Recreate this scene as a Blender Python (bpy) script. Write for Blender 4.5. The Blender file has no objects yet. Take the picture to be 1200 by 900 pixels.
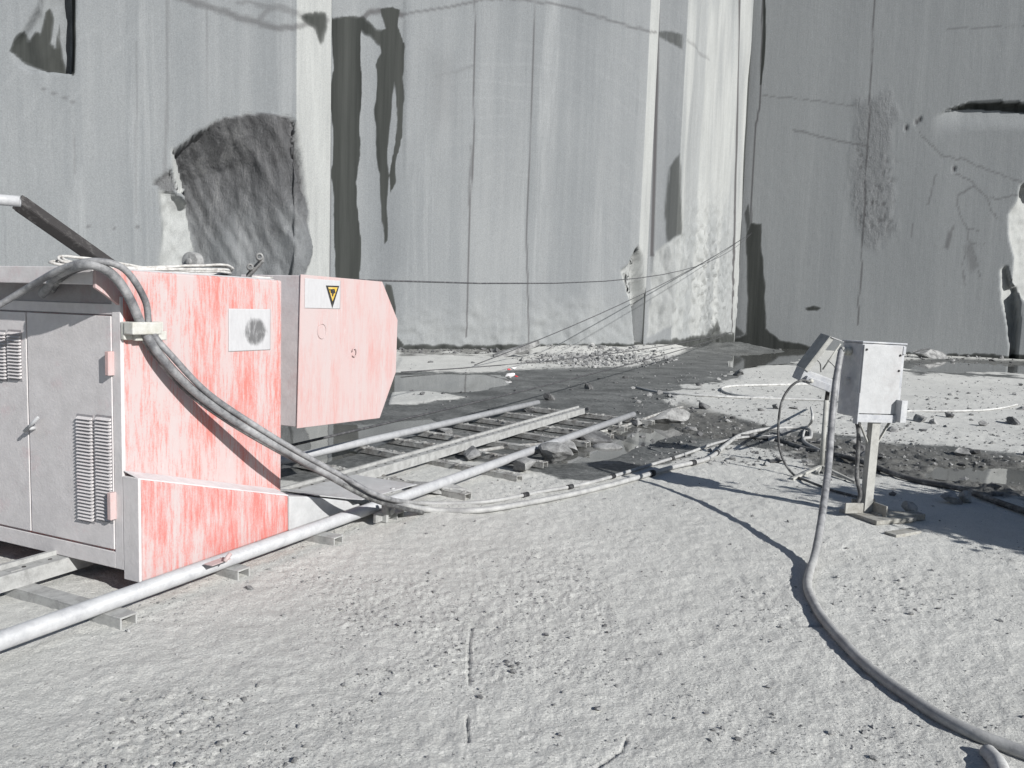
import bpy, bmesh, math, random
import numpy as np
from mathutils import Vector, Matrix
random.seed(7); RNG = np.random.default_rng(7)
C = bpy.context.scene.collection
# ---------------------------------------------------------------- camera model
H = 1.6; FOC = 935.0
TH = math.atan(88/935.0); PH = math.radians(1.8)
fw = np.array([0, math.cos(TH), -math.sin(TH)])
r0 = np.array([1.0, 0, 0]); u0 = np.array([0, math.sin(TH), math.cos(TH)])
rt = r0*math.cos(PH)+u0*math.sin(PH); up = -r0*math.sin(PH)+u0*math.cos(PH)
CAM = np.array([0, 0, H])
def ray(x, y): return fw + rt*((x-600)/FOC) - up*((y-450)/FOC)
def G(x, y, z=0.0):
    d = ray(x, y); return Vector(CAM + d*((z-H)/d[2]))
def P(x, y, Y):
    d = ray(x, y); return Vector(CAM + d*(Y/d[1]))
def PLN(x, y, p, n):
    d = ray(x, y); p = np.array(p); n = np.array(n)
    return Vector(CAM + d*(np.dot(p-CAM, n)/np.dot(d, n)))
def proj(X, Y, Z):
    q = np.stack([X, Y, Z-H], -1); z = q@fw; z = np.where(z < .05, .05, z)
    return 600+FOC*(q@rt)/z, 450-FOC*(q@up)/z
# track frame: a along the rails, b across (towards the camera side), z up
AX = Vector((.4222, .9065, 0)); BX = Vector((.9065, -.4222, 0)); ZX = Vector((0, 0, 1))
def L(a, b, z): return AX*a + BX*b + ZX*z
def lb(x, y, B): return PLN(x, y, tuple(BX*B), tuple(BX))
def la(x, y, A): return PLN(x, y, tuple(AX*A), tuple(AX))
def toL(p): return (p.dot(AX), p.dot(BX), p.z)

# ---------------------------------------------------------------- numpy noise
PERM = RNG.random((256, 256))
def vn(x, y, seed=0):
    x = x+seed*17.31; y = y+seed*9.77
    xi = np.floor(x).astype(np.int64); yi = np.floor(y).astype(np.int64)
    fx = x-xi; fy = y-yi; fx = fx*fx*(3-2*fx); fy = fy*fy*(3-2*fy)
    g = lambda i, j: PERM[(i) & 255, (j) & 255]
    return (g(xi, yi)*(1-fx)+g(xi+1, yi)*fx)*(1-fy)+(g(xi, yi+1)*(1-fx)+g(xi+1, yi+1)*fx)*fy
def fbm(x, y, o=4, seed=0):
    s = 0; a = .5; t = 0
    for k in range(o):
        s = s+a*vn(x, y, seed+k*3); t += a; x = x*2.03; y = y*2.03; a *= .5
    return s/t
def sstep(e0, e1, x):
    t = np.clip((x-e0)/(e1-e0), 0, 1); return t*t*(3-2*t)
def sdpoly(px, py, poly):
    poly = np.array(poly, float); n = len(poly)
    d = np.full(px.shape, 1e18); ins = np.zeros(px.shape, bool)
    for i in range(n):
        x1, y1 = poly[i]; x2, y2 = poly[(i+1) % n]
        ex, ey = x2-x1, y2-y1
        t = np.clip(((px-x1)*ex+(py-y1)*ey)/(ex*ex+ey*ey+1e-9), 0, 1)
        d = np.minimum(d, (px-x1-t*ex)**2+(py-y1-t*ey)**2)
        c = (y1 > py) != (y2 > py)
        with np.errstate(divide='ignore', invalid='ignore'):
            ins ^= c & (px < (x2-x1)*(py-y1)/((y2-y1) if y2 != y1 else 1e-9)+x1)
    d = np.sqrt(d); return np.where(ins, -d, d)
def sdline(px, py, pts):
    d = np.full(px.shape, 1e18)
    for (x1, y1), (x2, y2) in zip(pts[:-1], pts[1:]):
        ex, ey = x2-x1, y2-y1
        t = np.clip(((px-x1)*ex+(py-y1)*ey)/(ex*ex+ey*ey+1e-9), 0, 1)
        d = np.minimum(d, (px-x1-t*ex)**2+(py-y1-t*ey)**2)
    return np.sqrt(d)

# ---------------------------------------------------------------- tagging
def tag(o, label=None, cat=None, group=None, kind=None):
    if label: o['label'] = label
    if cat: o['category'] = cat
    if group: o['group'] = group
    if kind: o['kind'] = kind
    return o
def empty(name, loc=(0, 0, 0)):
    o = bpy.data.objects.new(name, None); C.objects.link(o); o.location = loc
    o.empty_display_size = .1; return o
def link(name, me, mat=None, parent=None, smooth=False):
    o = bpy.data.objects.new(name, me); C.objects.link(o)
    if mat is not None:
        for m in (mat if isinstance(mat, list) else [mat]): me.materials.append(m)
    if smooth: me.polygons.foreach_set('use_smooth', [True]*len(me.polygons))
    if parent is not None:
        o.parent = parent
        p = parent; off = Vector((0, 0, 0))
        while p is not None: off += p.location; p = p.parent
        o.location = -off            # meshes are written in world coordinates
    return o
class MB:
    def __init__(s): s.v = []; s.f = []; s.m = []; s.sm = []
    def add(s, vs, fs, mi=0, sm=False):
        n = len(s.v); s.v += [tuple(v) for v in vs]
        s.f += [tuple(i+n for i in f) for f in fs]; s.m += [mi]*len(fs); s.sm += [sm]*len(fs); return s
    def box(s, o, x, y, z, x0, x1, y0, y1, z0, z1, mi=0):
        vs = [o+x*i+y*j+z*k for k in (z0, z1) for j in (y0, y1) for i in (x0, x1)]
        return s.add(vs, [(0, 2, 3, 1), (4, 5, 7, 6), (0, 1, 5, 4), (2, 6, 7, 3), (0, 4, 6, 2), (1, 3, 7, 5)], mi)
    def lbox(s, a0, a1, b0, b1, z0, z1, mi=0):
        return s.box(Vector((0, 0, 0)), AX, BX, ZX, a0, a1, b0, b1, z0, z1, mi)
    def prism(s, pts, d, mi=0):
        n = len(pts); d = Vector(d)
        vs = [Vector(p) for p in pts]+[Vector(p)+d for p in pts]
        fs = [tuple(range(n)), tuple(range(2*n-1, n-1, -1))]+[(i, i+n, (i+1) % n+n, (i+1) % n) for i in range(n)]
        return s.add(vs, fs, mi)
    def tube(s, pts, r, seg=10, caps=True, mi=0, spline=0, r2=None, wob=0):
        pts = [Vector(p) for p in pts]
        if spline: pts = catmull(pts, spline)
        n = len(pts); vs = []; fs = []
        up_ = Vector((0, 0, 1)); prev = None
        for i, p in enumerate(pts):
            t = (pts[min(i+1, n-1)]-pts[max(i-1, 0)]).normalized()
            if prev is None:
                q = up_ if abs(t.z) < .9 else Vector((1, 0, 0)); u = t.cross(q).normalized()
            else: u = (prev-t*prev.dot(t)).normalized()
            prev = u; w = t.cross(u)
            rr = r if r2 is None else r+(r2-r)*i/(n-1)
            if wob: rr *= 1+random.uniform(-wob, wob)
            for k in range(seg):
                a = 2*math.pi*k/seg; vs.append(p+u*(rr*math.cos(a))+w*(rr*math.sin(a)))
        for i in range(n-1):
            for k in range(seg):
                fs.append((i*seg+k, i*seg+(k+1) % seg, (i+1)*seg+(k+1) % seg, (i+1)*seg+k))
        if caps: fs += [tuple(range(seg-1, -1, -1)), tuple(range((n-1)*seg, n*seg))]
        return s.add(vs, fs, mi, True)
    def pipe(s, p0, p1, r, ri, seg=16, mi=0):       # hollow straight pipe
        p0 = Vector(p0); p1 = Vector(p1); t = (p1-p0).normalized()
        q = ZX if abs(t.z) < .9 else Vector((1, 0, 0)); u = t.cross(q).normalized(); w = t.cross(u)
        vs = []
        for p, rr in ((p0, ri), (p0, r), (p1, r), (p1, ri)):
            for k in range(seg):
                a = 2*math.pi*k/seg; vs.append(p+u*(rr*math.cos(a))+w*(rr*math.sin(a)))
        fs = []
        for i in range(4):
            j = (i+1) % 4
            for k in range(seg): fs.append((i*seg+k, i*seg+(k+1) % seg, j*seg+(k+1) % seg, j*seg+k))
        return s.add(vs, fs, mi, True)
    def rock(s, c, sx, sy, sz, rot=0, seed=0, sub=2, mi=0, sharp=.5):
        vs, fs = ICO[sub]; r = np.random.default_rng(seed)
        v = vs.copy()
        for k in range(int(5+sub*3)):                                # cut with random planes: angular blocks
            n = r.normal(size=3); n /= np.linalg.norm(n); d = r.uniform(.34, .72)
            e = v@n-d; m = e > 0; v[m] -= np.outer(e[m], n)
        v *= 1.05; v += r.normal(scale=.012 if sub > 1 else .03, size=v.shape)
        v *= np.array([sx, sy, sz]); cr, sr = math.cos(rot), math.sin(rot)
        v = np.stack([v[:, 0]*cr-v[:, 1]*sr, v[:, 0]*sr+v[:, 1]*cr, v[:, 2]], -1)+np.array(c)
        n0 = len(s.v); s.v += [tuple(q) for q in v]; s.f += [tuple(i+n0 for i in f) for f in fs]
        s.m += [mi]*len(fs); s.sm += [False]*len(fs); return s
    def build(s, name, mat, parent=None, bevel=0, seg=2):
        me = bpy.data.meshes.new(name); me.from_pydata(s.v, [], s.f); me.update()
        o = link(name, me, mat, parent)
        me.polygons.foreach_set('material_index', s.m); me.polygons.foreach_set('use_smooth', s.sm)
        bm = bmesh.new(); bm.from_mesh(me); bmesh.ops.recalc_face_normals(bm, faces=bm.faces); bm.to_mesh(me); bm.free()
        if bevel:
            b = o.modifiers.new('bevel', 'BEVEL'); b.width = bevel; b.segments = seg; b.limit_method = 'ANGLE'; b.angle_limit = math.radians(40)
        return o
def mkico(sub):
    bm = bmesh.new(); bmesh.ops.create_icosphere(bm, subdivisions=sub, radius=1.0)
    v = np.array([tuple(x.co) for x in bm.verts]); f = [tuple(x.index for x in p.verts) for p in bm.faces]; bm.free(); return v, f
ICO = {1: mkico(1), 2: mkico(3), 3: mkico(4)}
def catmull(p, n):
    out = []; q = [p[0]*2-p[1]]+p+[p[-1]*2-p[-2]]
    for i in range(1, len(q)-2):
        for k in range(n):
            t = k/n; a, b, c, d = q[i-1], q[i], q[i+1], q[i+2]
            out.append(.5*((2*b)+(c-a)*t+(2*a-5*b+4*c-d)*t*t+(3*b-a-3*c+d)*t**3))
    out.append(q[-2]); return out

# ---------------------------------------------------------------- materials
class NT:
    def __init__(s, name):
        s.m = bpy.data.materials.new(name); s.m.use_nodes = True; s.t = s.m.node_tree; s.n = s.t.nodes
        s.b = s.n['Principled BSDF']; s.tc = s.n.new('ShaderNodeTexCoord')
    def w(s, a, b): s.t.links.new(a, b)
    def val(s, sock, v):
        if isinstance(v, (int, float)): sock.default_value = v
        elif isinstance(v, tuple): sock.default_value = v if len(v) == 4 or sock.type != 'RGBA' else (*v, 1)
        else: s.w(v, sock)
    def map(s, sc=(1, 1, 1), rot=(0, 0, 0), co='Object'):
        m = s.n.new('ShaderNodeMapping'); s.w(s.tc.outputs[co], m.inputs[0]); m.inputs['Scale'].default_value = sc; m.inputs['Rotation'].default_value = rot; return m.outputs[0]
    def noise(s, scale, vec=None, det=6, rough=.6, dist=0):
        n = s.n.new('ShaderNodeTexNoise'); s.w(vec if vec is not None else s.map(), n.inputs['Vector'])
        n.inputs['Scale'].default_value = scale; n.inputs['Detail'].default_value = det; n.inputs['Roughness'].default_value = rough; n.inputs['Distortion'].default_value = dist
        return n.outputs[0]
    def vor(s, scale, vec=None, out='Distance', feat='F1'):
        n = s.n.new('ShaderNodeTexVoronoi'); n.feature = feat; s.w(vec if vec is not None else s.map(), n.inputs['Vector']); n.inputs['Scale'].default_value = scale; return n.outputs[out]
    def ramp(s, f, *st):
        r = s.n.new('ShaderNodeValToRGB'); s.w(f, r.inputs[0]); e = r.color_ramp.elements
        while len(e) < len(st): e.new(.5)
        for q, (p, c) in zip(e, st): q.position = p; q.color = (c, c, c, 1) if isinstance(c, (int, float)) else (*c, 1)
        return r.outputs[0]
    def mix(s, f, a, b, mode='MIX'):
        m = s.n.new('ShaderNodeMix'); m.data_type = 'RGBA'; m.blend_type = mode
        s.val(m.inputs[0], f); s.val(m.inputs[6], a); s.val(m.inputs[7], b); return m.outputs[2]
    def math(s, op, a, b=0.0, clamp=False):
        m = s.n.new('ShaderNodeMath'); m.operation = op; m.use_clamp = clamp; s.val(m.inputs[0], a); s.val(m.inputs[1], b); return m.outputs[0]
    def attr(s, name):
        a = s.n.new('ShaderNodeAttribute'); a.attribute_name = name; return a.outputs['Fac']
    def bump(s, h, dist, strength=1.0, prev=None):
        b = s.n.new('ShaderNodeBump'); b.inputs['Distance'].default_value = dist; b.inputs['Strength'].default_value = strength; s.w(h, b.inputs['Height'])
        if prev is not None: s.w(prev, b.inputs['Normal'])
        return b.outputs[0]
    def out(s, col, rough, nor=None, metal=0, spec=.3):
        s.val(s.b.inputs['Base Color'], col); s.val(s.b.inputs['Roughness'], rough); s.b.inputs['Metallic'].default_value = metal
        s.val(s.b.inputs['Specular IOR Level'], spec)
        if nor is not None: s.w(nor, s.b.inputs['Normal'])
        return s.m
def m_dusty(name, base, dust, amt=.6, scale=6, streak=False, rough=.75, metal=0, bumpd=.002, spec=.25):
    t = NT(name); v = t.map((1, 1, .12) if streak else (1, 1, 1))
    n = t.noise(scale, v, 8, .65); n2 = t.noise(scale*9, None, 4, .7)
    f = t.math('ADD', n, t.math('MULTIPLY', n2, .35)); f = t.math('SUBTRACT', f, .175+amt-.5)
    f = t.ramp(f, (.38, 0.0), (.62, 1.0))
    col = t.mix(f, dust, base); f3 = t.ramp(t.noise(scale*2.2, None, 5, .7), (.3, .86), (.7, 1.05)); col = t.mix(1.0, col, f3, 'MULTIPLY')
    return t.out(col, rough, t.bump(t.noise(scale*14, None, 5, .7), bumpd), metal, spec)
DUST = (.50, .50, .485)
def m_red(name, red=(.66, .12, .095), pale=(.74, .66, .65), thr=.5, seed=0.0, soft=.055, fine=60):
    t = NT(name)
    mp = t.n.new('ShaderNodeMapping'); t.w(t.tc.outputs['Object'], mp.inputs[0]); mp.inputs['Scale'].default_value = (1, 1, .13); mp.inputs['Location'].default_value = (seed, seed, seed)
    a = t.noise(fine, mp.outputs[0], 6, .7); b = t.noise(5.0, mp.outputs[0], 4, .6, .4); c = t.noise(2.4, None, 4, .6); d = t.noise(110, None, 3, .6)
    e_ = t.noise(16, mp.outputs[0], 8, .8, .3)
    f = t.math('ADD', t.math('MULTIPLY', a, .34), t.math('MULTIPLY', b, .26)); f = t.math('ADD', f, t.math('MULTIPLY', c, .22)); f = t.math('ADD', f, t.math('MULTIPLY', d, .11)); f = t.math('ADD', f, t.math('MULTIPLY', e_, .34))
    f = t.ramp(f, (thr+.10-soft, 0.0), (thr+.10+soft, 1.0))
    f = t.math('MULTIPLY', f, .9)
    wash = t.mix(t.ramp(b, (.35, 0.0), (.65, .30)), pale, (.50, .285, .265))
    col = t.mix(f, wash, red)
    sp = t.ramp(t.noise(26, mp.outputs[0], 5, .8), (.60, 0.0), (.74, .75)); col = t.mix(sp, col, (.50, .465, .465))
    h = t.noise(45, None, 5, .7)
    return t.out(col, .8, t.bump(h, .0015), 0, .2)
M = {}
M['red'] = m_red('dusty_red_paint', red=(.50, .155, .13), pale=(.46, .385, .38), thr=.558)
M['red_skirt'] = m_red('scraped_red_paint', red=(.50, .14, .118), pale=(.46, .385, .38), thr=.525, seed=3.1, soft=.06, fine=45)
M['pink'] = m_red('faded_pink_paint', red=(.47, .235, .215), pale=(.45, .372, .366), thr=.61, seed=7.7, soft=.10)
M['door'] = m_dusty('dusty_grey_door_paint', (.54, .44, .45), (.57, .545, .545), .68, 4, rough=.8)
M['door_dark'] = m_dusty('grey_recess_paint', (.26, .21, .22), (.29, .28, .29), .62, 4, rough=.8)
M['casing'] = m_dusty('dusty_pinkish_grey_paint', (.56, .47, .47), (.62, .585, .59), .64, 4, rough=.8)
M['white'] = m_dusty('dusty_white_steel', (.38, .37, .37), (.44, .445, .45), .62, 5, rough=.7)
M['rail'] = m_dusty('worn_white_steel', (.34, .345, .36), (.43, .435, .445), .58, 9, rough=.5, bumpd=.001, spec=.4)
M['rack'] = m_dusty('rack_steel', (.24, .24, .235), (.37, .372, .365), .56, 12, rough=.7)
M['beam'] = m_dusty('mud_caked_steel', (.22, .21, .20), (.44, .44, .425), .52, 10, rough=.9, bumpd=.012)
M['hose'] = m_dusty('dusty_rubber', (.11, .11, .115), (.30, .30, .305), .50, 7, rough=.55, spec=.4, bumpd=.001)
def m_hose():
    t = NT('dusty_rubber'); z_ = t.n.new('ShaderNodeSeparateXYZ'); t.w(t.tc.outputs['Object'], z_.inputs[0])
    low = t.ramp(t.math('ADD', z_.outputs[2], t.math('MULTIPLY', t.noise(5), .12)), (.10, 1.0), (.30, 0.0))     # caked with dust where it lies on the ground
    n = t.ramp(t.noise(9, None, 7, .75), (.38, 0.0), (.66, 1.0)); hi = t.mix(n, (.11, .111, .118), (.33, .33, .335)); lo = t.mix(n, (.26, .26, .26), (.42, .42, .41))
    return t.out(t.mix(low, hi, lo), .55, t.bump(t.noise(90, None, 4, .7), .001), 0, .4)
M['hose'] = m_hose()
M['hose_light'] = m_dusty('dust_covered_rubber', (.24, .24, .24), (.50, .50, .49), .60, 9, rough=.75, bumpd=.001)
M['hose_dark'] = m_dusty('dark_rubber', (.06, .06, .062), (.26, .26, .255), .42, 8, rough=.6, spec=.4, bumpd=.001)
M['black'] = m_dusty('black_tape', (.025, .025, .027), (.14, .14, .14), .35, 20, rough=.7)
M['galv'] = m_dusty('dusty_galvanised_steel', (.36, .37, .395), (.50, .505, .51), .50, 7, rough=.55, spec=.4, bumpd=.0008)
M['post'] = m_dusty('dusty_cream_steel', (.30, .298, .28), (.41, .408, .385), .56, 9, rough=.75)
M['darkm'] = m_dusty('dark_rusty_steel', (.045, .042, .042), (.16, .155, .15), .36, 9, rough=.8)
M['wire'] = m_dusty('steel_wire', (.06, .06, .065), (.16, .16, .16), .4, 20, rough=.6)
M['rope'] = m_dusty('dusty_rope', (.33, .31, .29), (.58, .57, .55), .55, 30, rough=.9)
M['cream'] = m_dusty('dusty_cream_plastic', (.44, .43, .38), (.52, .515, .485), .55, 20, rough=.7)
M['stone'] = m_dusty('broken_granite', (.15, .15, .15), (.36, .36, .355), .50, 5, rough=.95, bumpd=.006)
M['stone_wet'] = m_dusty('damp_granite', (.08, .08, .082), (.20, .20, .20), .48, 5, rough=.6, bumpd=.006)
M['wood'] = m_dusty('weathered_board', (.22, .21, .185), (.37, .365, .34), .55, 9, rough=.9, bumpd=.003)
M['yellow'] = m_dusty('yellow_vinyl', (.62, .40, .05), (.60, .52, .30), .40, 30, rough=.6)
M['ink'] = m_dusty('black_vinyl', (.03, .03, .03), (.09, .09, .09), .4, 40, rough=.6)
M['litter_white'] = m_dusty('white_plastic', (.72, .70, .70), (.80, .80, .80), .5, 30, rough=.4)
M['litter_red'] = m_dusty('red_plastic', (.55, .05, .06), (.62, .30, .30), .35, 30, rough=.4)

def sticker_mat(name, seed, x0, dark):
    t = NT(name); v = t.map((1, 1, .35)); n = t.noise(38, v, 5, .75); n2 = t.noise(7, None, 3, .6)
    a = t.attr('smudge')
    f = t.math('ADD', t.math('MULTIPLY', n, .5), a); f = t.math('ADD', f, t.math('MULTIPLY', n2, .25)); f = t.ramp(f, (.78, 0.0), (.98, 1.0))
    col = t.mix(f, t.mix(t.ramp(n, (.35, 0.0), (.7, .5)), (.46, .46, .47), (.36, .35, .36)), (dark, dark, dark*1.02))
    return t.out(col, .6, None, 0, .3)
M['sticker'] = sticker_mat('smudged_white_label', 0, 0, .13)

def rock_mat(flat=0.0):
    t = NT('sawn_granite')
    L3 = lambda c: tuple(x+(y-x)*flat for x, y in zip(c, (.262, .272, .276)))
    wet, rough, lit_pale, vein_shade = t.attr('wet'), t.attr('rough'), t.attr('lit_pale'), t.attr('vein_shade')
    st = t.map((1, 1, .035)); st2 = t.map((1, 1, .09))
    s1 = t.noise(.8, st, 6, .62, .3); s2 = t.noise(6, st2, 6, .65); big = t.noise(.16, t.map((1, 1, .6)), 4, .55); fine = t.noise(14, None, 6, .75)
    f = t.math('ADD', t.math('MULTIPLY', s1, .50), t.math('MULTIPLY', s2, .12)); f = t.math('ADD', f, t.math('MULTIPLY', big, .36)); f = t.math('ADD', f, t.math('MULTIPLY', fine, .10))
    col = t.ramp(f, (.38, L3((.148, .157, .165))), (.52, L3((.184, .194, .201))), (.66, L3((.230, .239, .244))))
    # broad curved blade marks left by the saw
    wv = t.n.new('ShaderNodeTexWave'); wv.wave_type = 'RINGS'; wv.rings_direction = 'Y'; wv.inputs['Scale'].default_value = .45; wv.inputs['Distortion'].default_value = 4.5; wv.inputs['Detail'].default_value = 2
    t.w(t.map((1, .4, 1)), wv.inputs[0]); arc = t.math('MULTIPLY', t.ramp(wv.outputs['Fac'], (.86, 0.0), (1.0, 1.0)), t.ramp(t.noise(.25, None, 3, .6), (.48, 0.0), (.62, 1.0))); col = t.mix(t.math('MULTIPLY', arc, .07), col, (.34, .35, .355))
    # crisp saw scratches and broad limewash runs
    sl = t.ramp(t.noise(9, t.map((1, 1, .012)), 3, .8), (.60, 0.0), (.68, 1.0)); sm_ = t.ramp(t.noise(.5, None, 4, .6), (.45, 0.0), (.60, 1.0)); col = t.mix(t.math('MULTIPLY', t.math('MULTIPLY', sl, sm_), .30-flat*.2), col, (.13, .138, .145))
    rn = t.ramp(t.noise(1.1, t.map((1, 1, .05)), 6, .7, .4), (.56, 0.0), (.66, 1.0)); col = t.mix(t.math('MULTIPLY', rn, .22-flat*.15), col, (.36, .37, .372))
    ds = t.ramp(t.noise(7, t.map((1, 1, .6)), 8, .8), (.66, 0.0), (.74, 1.0)); col = t.mix(t.math('MULTIPLY', ds, .5), col, (.10, .105, .11))
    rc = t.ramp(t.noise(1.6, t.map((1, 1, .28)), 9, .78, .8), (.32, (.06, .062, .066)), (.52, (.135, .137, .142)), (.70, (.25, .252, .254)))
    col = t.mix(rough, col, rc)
    col = t.mix(lit_pale, col, t.ramp(t.noise(3, st2, 6, .7), (.3, (.29, .297, .293)), (.7, (.37, .378, .37))))
    spk = t.ramp(t.noise(26, None, 5, .85), (.28, .72), (.72, 1.2)); col = t.mix(1.0, col, spk, 'MULTIPLY')
    col = t.mix(t.math('MULTIPLY', vein_shade, .85), col, (.05, .046, .048))
    wn = t.math('ADD', wet, t.math('MULTIPLY', t.math('SUBTRACT', t.noise(9, st2, 5, .7), .5), .45)); wn = t.math('MULTIPLY', wn, t.math('GREATER_THAN', wet, .02)); wm = t.ramp(wn, (.22, 0.0), (.50, 1.0))
    wd = t.ramp(t.noise(2.4, st, 4, .6), (.3, (.026, .028, .027)), (.7, (.060, .063, .060)))
    col = t.mix(t.math('MULTIPLY', wm, t.math('MINIMUM', t.math('ADD', wet, .25), 1.0)), col, wd)
    rg = .9; sp_ = t.math('SUBTRACT', .2, t.math('MULTIPLY', wm, .2))
    h = t.math('ADD', t.noise(9, st2, 8, .7), t.math('MULTIPLY', fine, .5))
    n1 = t.bump(h, .010)
    n2 = t.bump(t.math('MULTIPLY', t.noise(5, t.map((1, 1, .5)), 9, .75), rough), .16, 1, n1)
    return t.out(col, rg, n2, 0, sp_)
M['rock'] = rock_mat(); M['rock_plain'] = rock_mat(.6)
def ground_mat():
    t = NT('granite_dust_ground')
    wet, pud, scuff = t.attr('wet'), t.attr('mud'), t.attr('scuff')
    n1 = t.noise(.55, None, 6, .65); n2 = t.noise(5, None, 8, .75); n3 = t.noise(60, None, 4, .7)
    f = t.math('ADD', t.math('MULTIPLY', n1, .45), t.math('ADD', t.math('MULTIPLY', n2, .35), t.math('MULTIPLY', n3, .2)))
    col = t.ramp(f, (.36, (.475, .474, .452)), (.5, (.545, .543, .517)), (.62, (.595, .593, .566)))
    col = t.mix(1.0, col, t.ramp(t.noise(120, None, 4, .8), (.30, .70), (.70, 1.2)), 'MULTIPLY')
    sp = t.vor(75); col = t.mix(t.ramp(sp, (.08, .30), (.22, 0.0)), col, (.58, .575, .56))
    sp2 = t.vor(46, None); sel = t.ramp(t.noise(3.2, None, 4, .7), (.52, 0.0), (.68, 1.0)); col = t.mix(t.math('MULTIPLY', sel, t.ramp(sp2, (.10, .55), (.24, 0.0))), col, (.20, .20, .195))
    col = t.mix(t.math('MULTIPLY', scuff, .55), col, (.27, .27, .27))
    wn = t.math('ADD', wet, t.math('MULTIPLY', t.math('SUBTRACT', t.noise(3.5, None, 9, .8), .5), 1.35)); wm = t.ramp(t.math('MULTIPLY', wn, t.math('GREATER_THAN', wet, .03)), (.30, 0.0), (.56, 1.0))
    wc = t.ramp(t.math('ADD', t.math('MULTIPLY', t.noise(16, None, 7, .8), .6), t.math('MULTIPLY', t.noise(1.3, None, 5, .6), .4)), (.40, (.052, .055, .054)), (.50, (.112, .116, .114)), (.60, (.205, .208, .203)))
    col = t.mix(wm, col, wc)
    col = t.mix(pud, col, t.ramp(t.noise(14, None, 6, .8), (.36, (.07, .068, .062)), (.62, (.17, .168, .158))))
    rg = t.math('SUBTRACT', .95, t.math('MULTIPLY', wm, .38))
    h = t.math('ADD', t.noise(85, None, 6, .78), t.math('MULTIPLY', t.vor(60), .35)); hb = t.noise(11, None, 5, .6)
    nb = t.bump(h, .0068); nb = t.bump(hb, .006, .8, nb)
    return t.out(col, rg, nb, 0, .25)
M['ground'] = ground_mat()
def water_mat():
    t = NT('murky_puddle_water'); n = t.noise(2.5, None, 3, .5)
    col = t.ramp(t.noise(1.2, None, 5, .6), (.3, (.10, .10, .094)), (.7, (.16, .16, .15)))
    return t.out(col, .012, t.bump(n, .0012), 0, .5)
M['water'] = water_mat()
def leaf_mat():
    t = NT('shrub_leaf'); return t.out(t.ramp(t.noise(3), (.3, (.04, .07, .02)), (.7, (.08, .11, .035))), .7, None, 0, .2)
M['leaf'] = leaf_mat(); M['bark'] = m_dusty('bark', (.10, .08, .06), (.20, .17, .14), .5, 12, rough=.9, bumpd=.006)

# ---------------------------------------------------------------- ground sheet
WETS = [  # traced outlines of damp ground (pixel outline laid on the ground plane)
    [(300, 560), (300, 436), (470, 434), (610, 433), (740, 430), (790, 418), (840, 402), (890, 396), (935, 404), (955, 412), (930, 424), (880, 430), (850, 446), (800, 452), (775, 468), (800, 482), (850, 486), (905, 500), (890, 520), (850, 520), (800, 535), (730, 552), (660, 560), (600, 552), (560, 540), (470, 545), (400, 560)],
    [(860, 503), (930, 505), (1010, 512), (1040, 520), (1120, 524), (1210, 536), (1330, 548), (1330, 600), (1210, 584), (1130, 572), (1060, 563), (990, 552), (930, 535), (870, 522)],
    [(1050, 424), (1100, 420), (1210, 424), (1330, 430), (1330, 446), (1210, 440), (1130, 438), (1060, 436)],
]
DRY = [[(455, 476), (460, 457), (500, 458), (545, 466), (500, 473)], [(460, 436), (470, 420), (600, 412), (622, 430), (560, 435)],
       [(866, 446), (868, 434), (900, 428), (945, 430), (950, 444), (900, 452)]]
PUDS = [[(455, 440), (520, 438), (585, 440), (600, 447), (560, 456), (500, 458), (455, 459)],
        [(300, 500), (335, 494), (430, 496), (505, 489), (520, 496), (470, 510), (420, 527), (370, 541), (300, 545)],
        [(660, 540), (655, 528), (690, 512), (720, 500), (780, 494), (800, 505), (760, 520), (700, 538)],
        [(862, 434), (858, 412), (900, 404), (940, 408), (958, 416), (930, 424), (890, 427)],
        [(1060, 434), (1075, 427), (1110, 424), (1210, 429), (1300, 436), (1300, 441), (1200, 437), (1120, 436)],
        [(1085, 556), (1095, 546), (1150, 546), (1200, 548), (1290, 556), (1290, 574), (1200, 568), (1140, 562)]]
MUDS = [[(1040, 520), (1210, 536), (1330, 548), (1330, 600), (1210, 584), (1130, 572), (1060, 563), (990, 552), (900, 526), (930, 508)],
        [(1060, 424), (1210, 424), (1330, 430), (1330, 438), (1210, 431), (1100, 428)], [(470, 414), (620, 414), (620, 408), (470, 406)],
        [(780, 480), (800, 470), (850, 486), (900, 500), (860, 512), (800, 512)]]
SCUFF = [[(552, 735), (550, 770), (551, 800)], [(548, 840), (549, 870)], [(700, 900), (730, 880), (735, 865)], [(925, 726), (935, 733), (965, 733)]]
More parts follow.
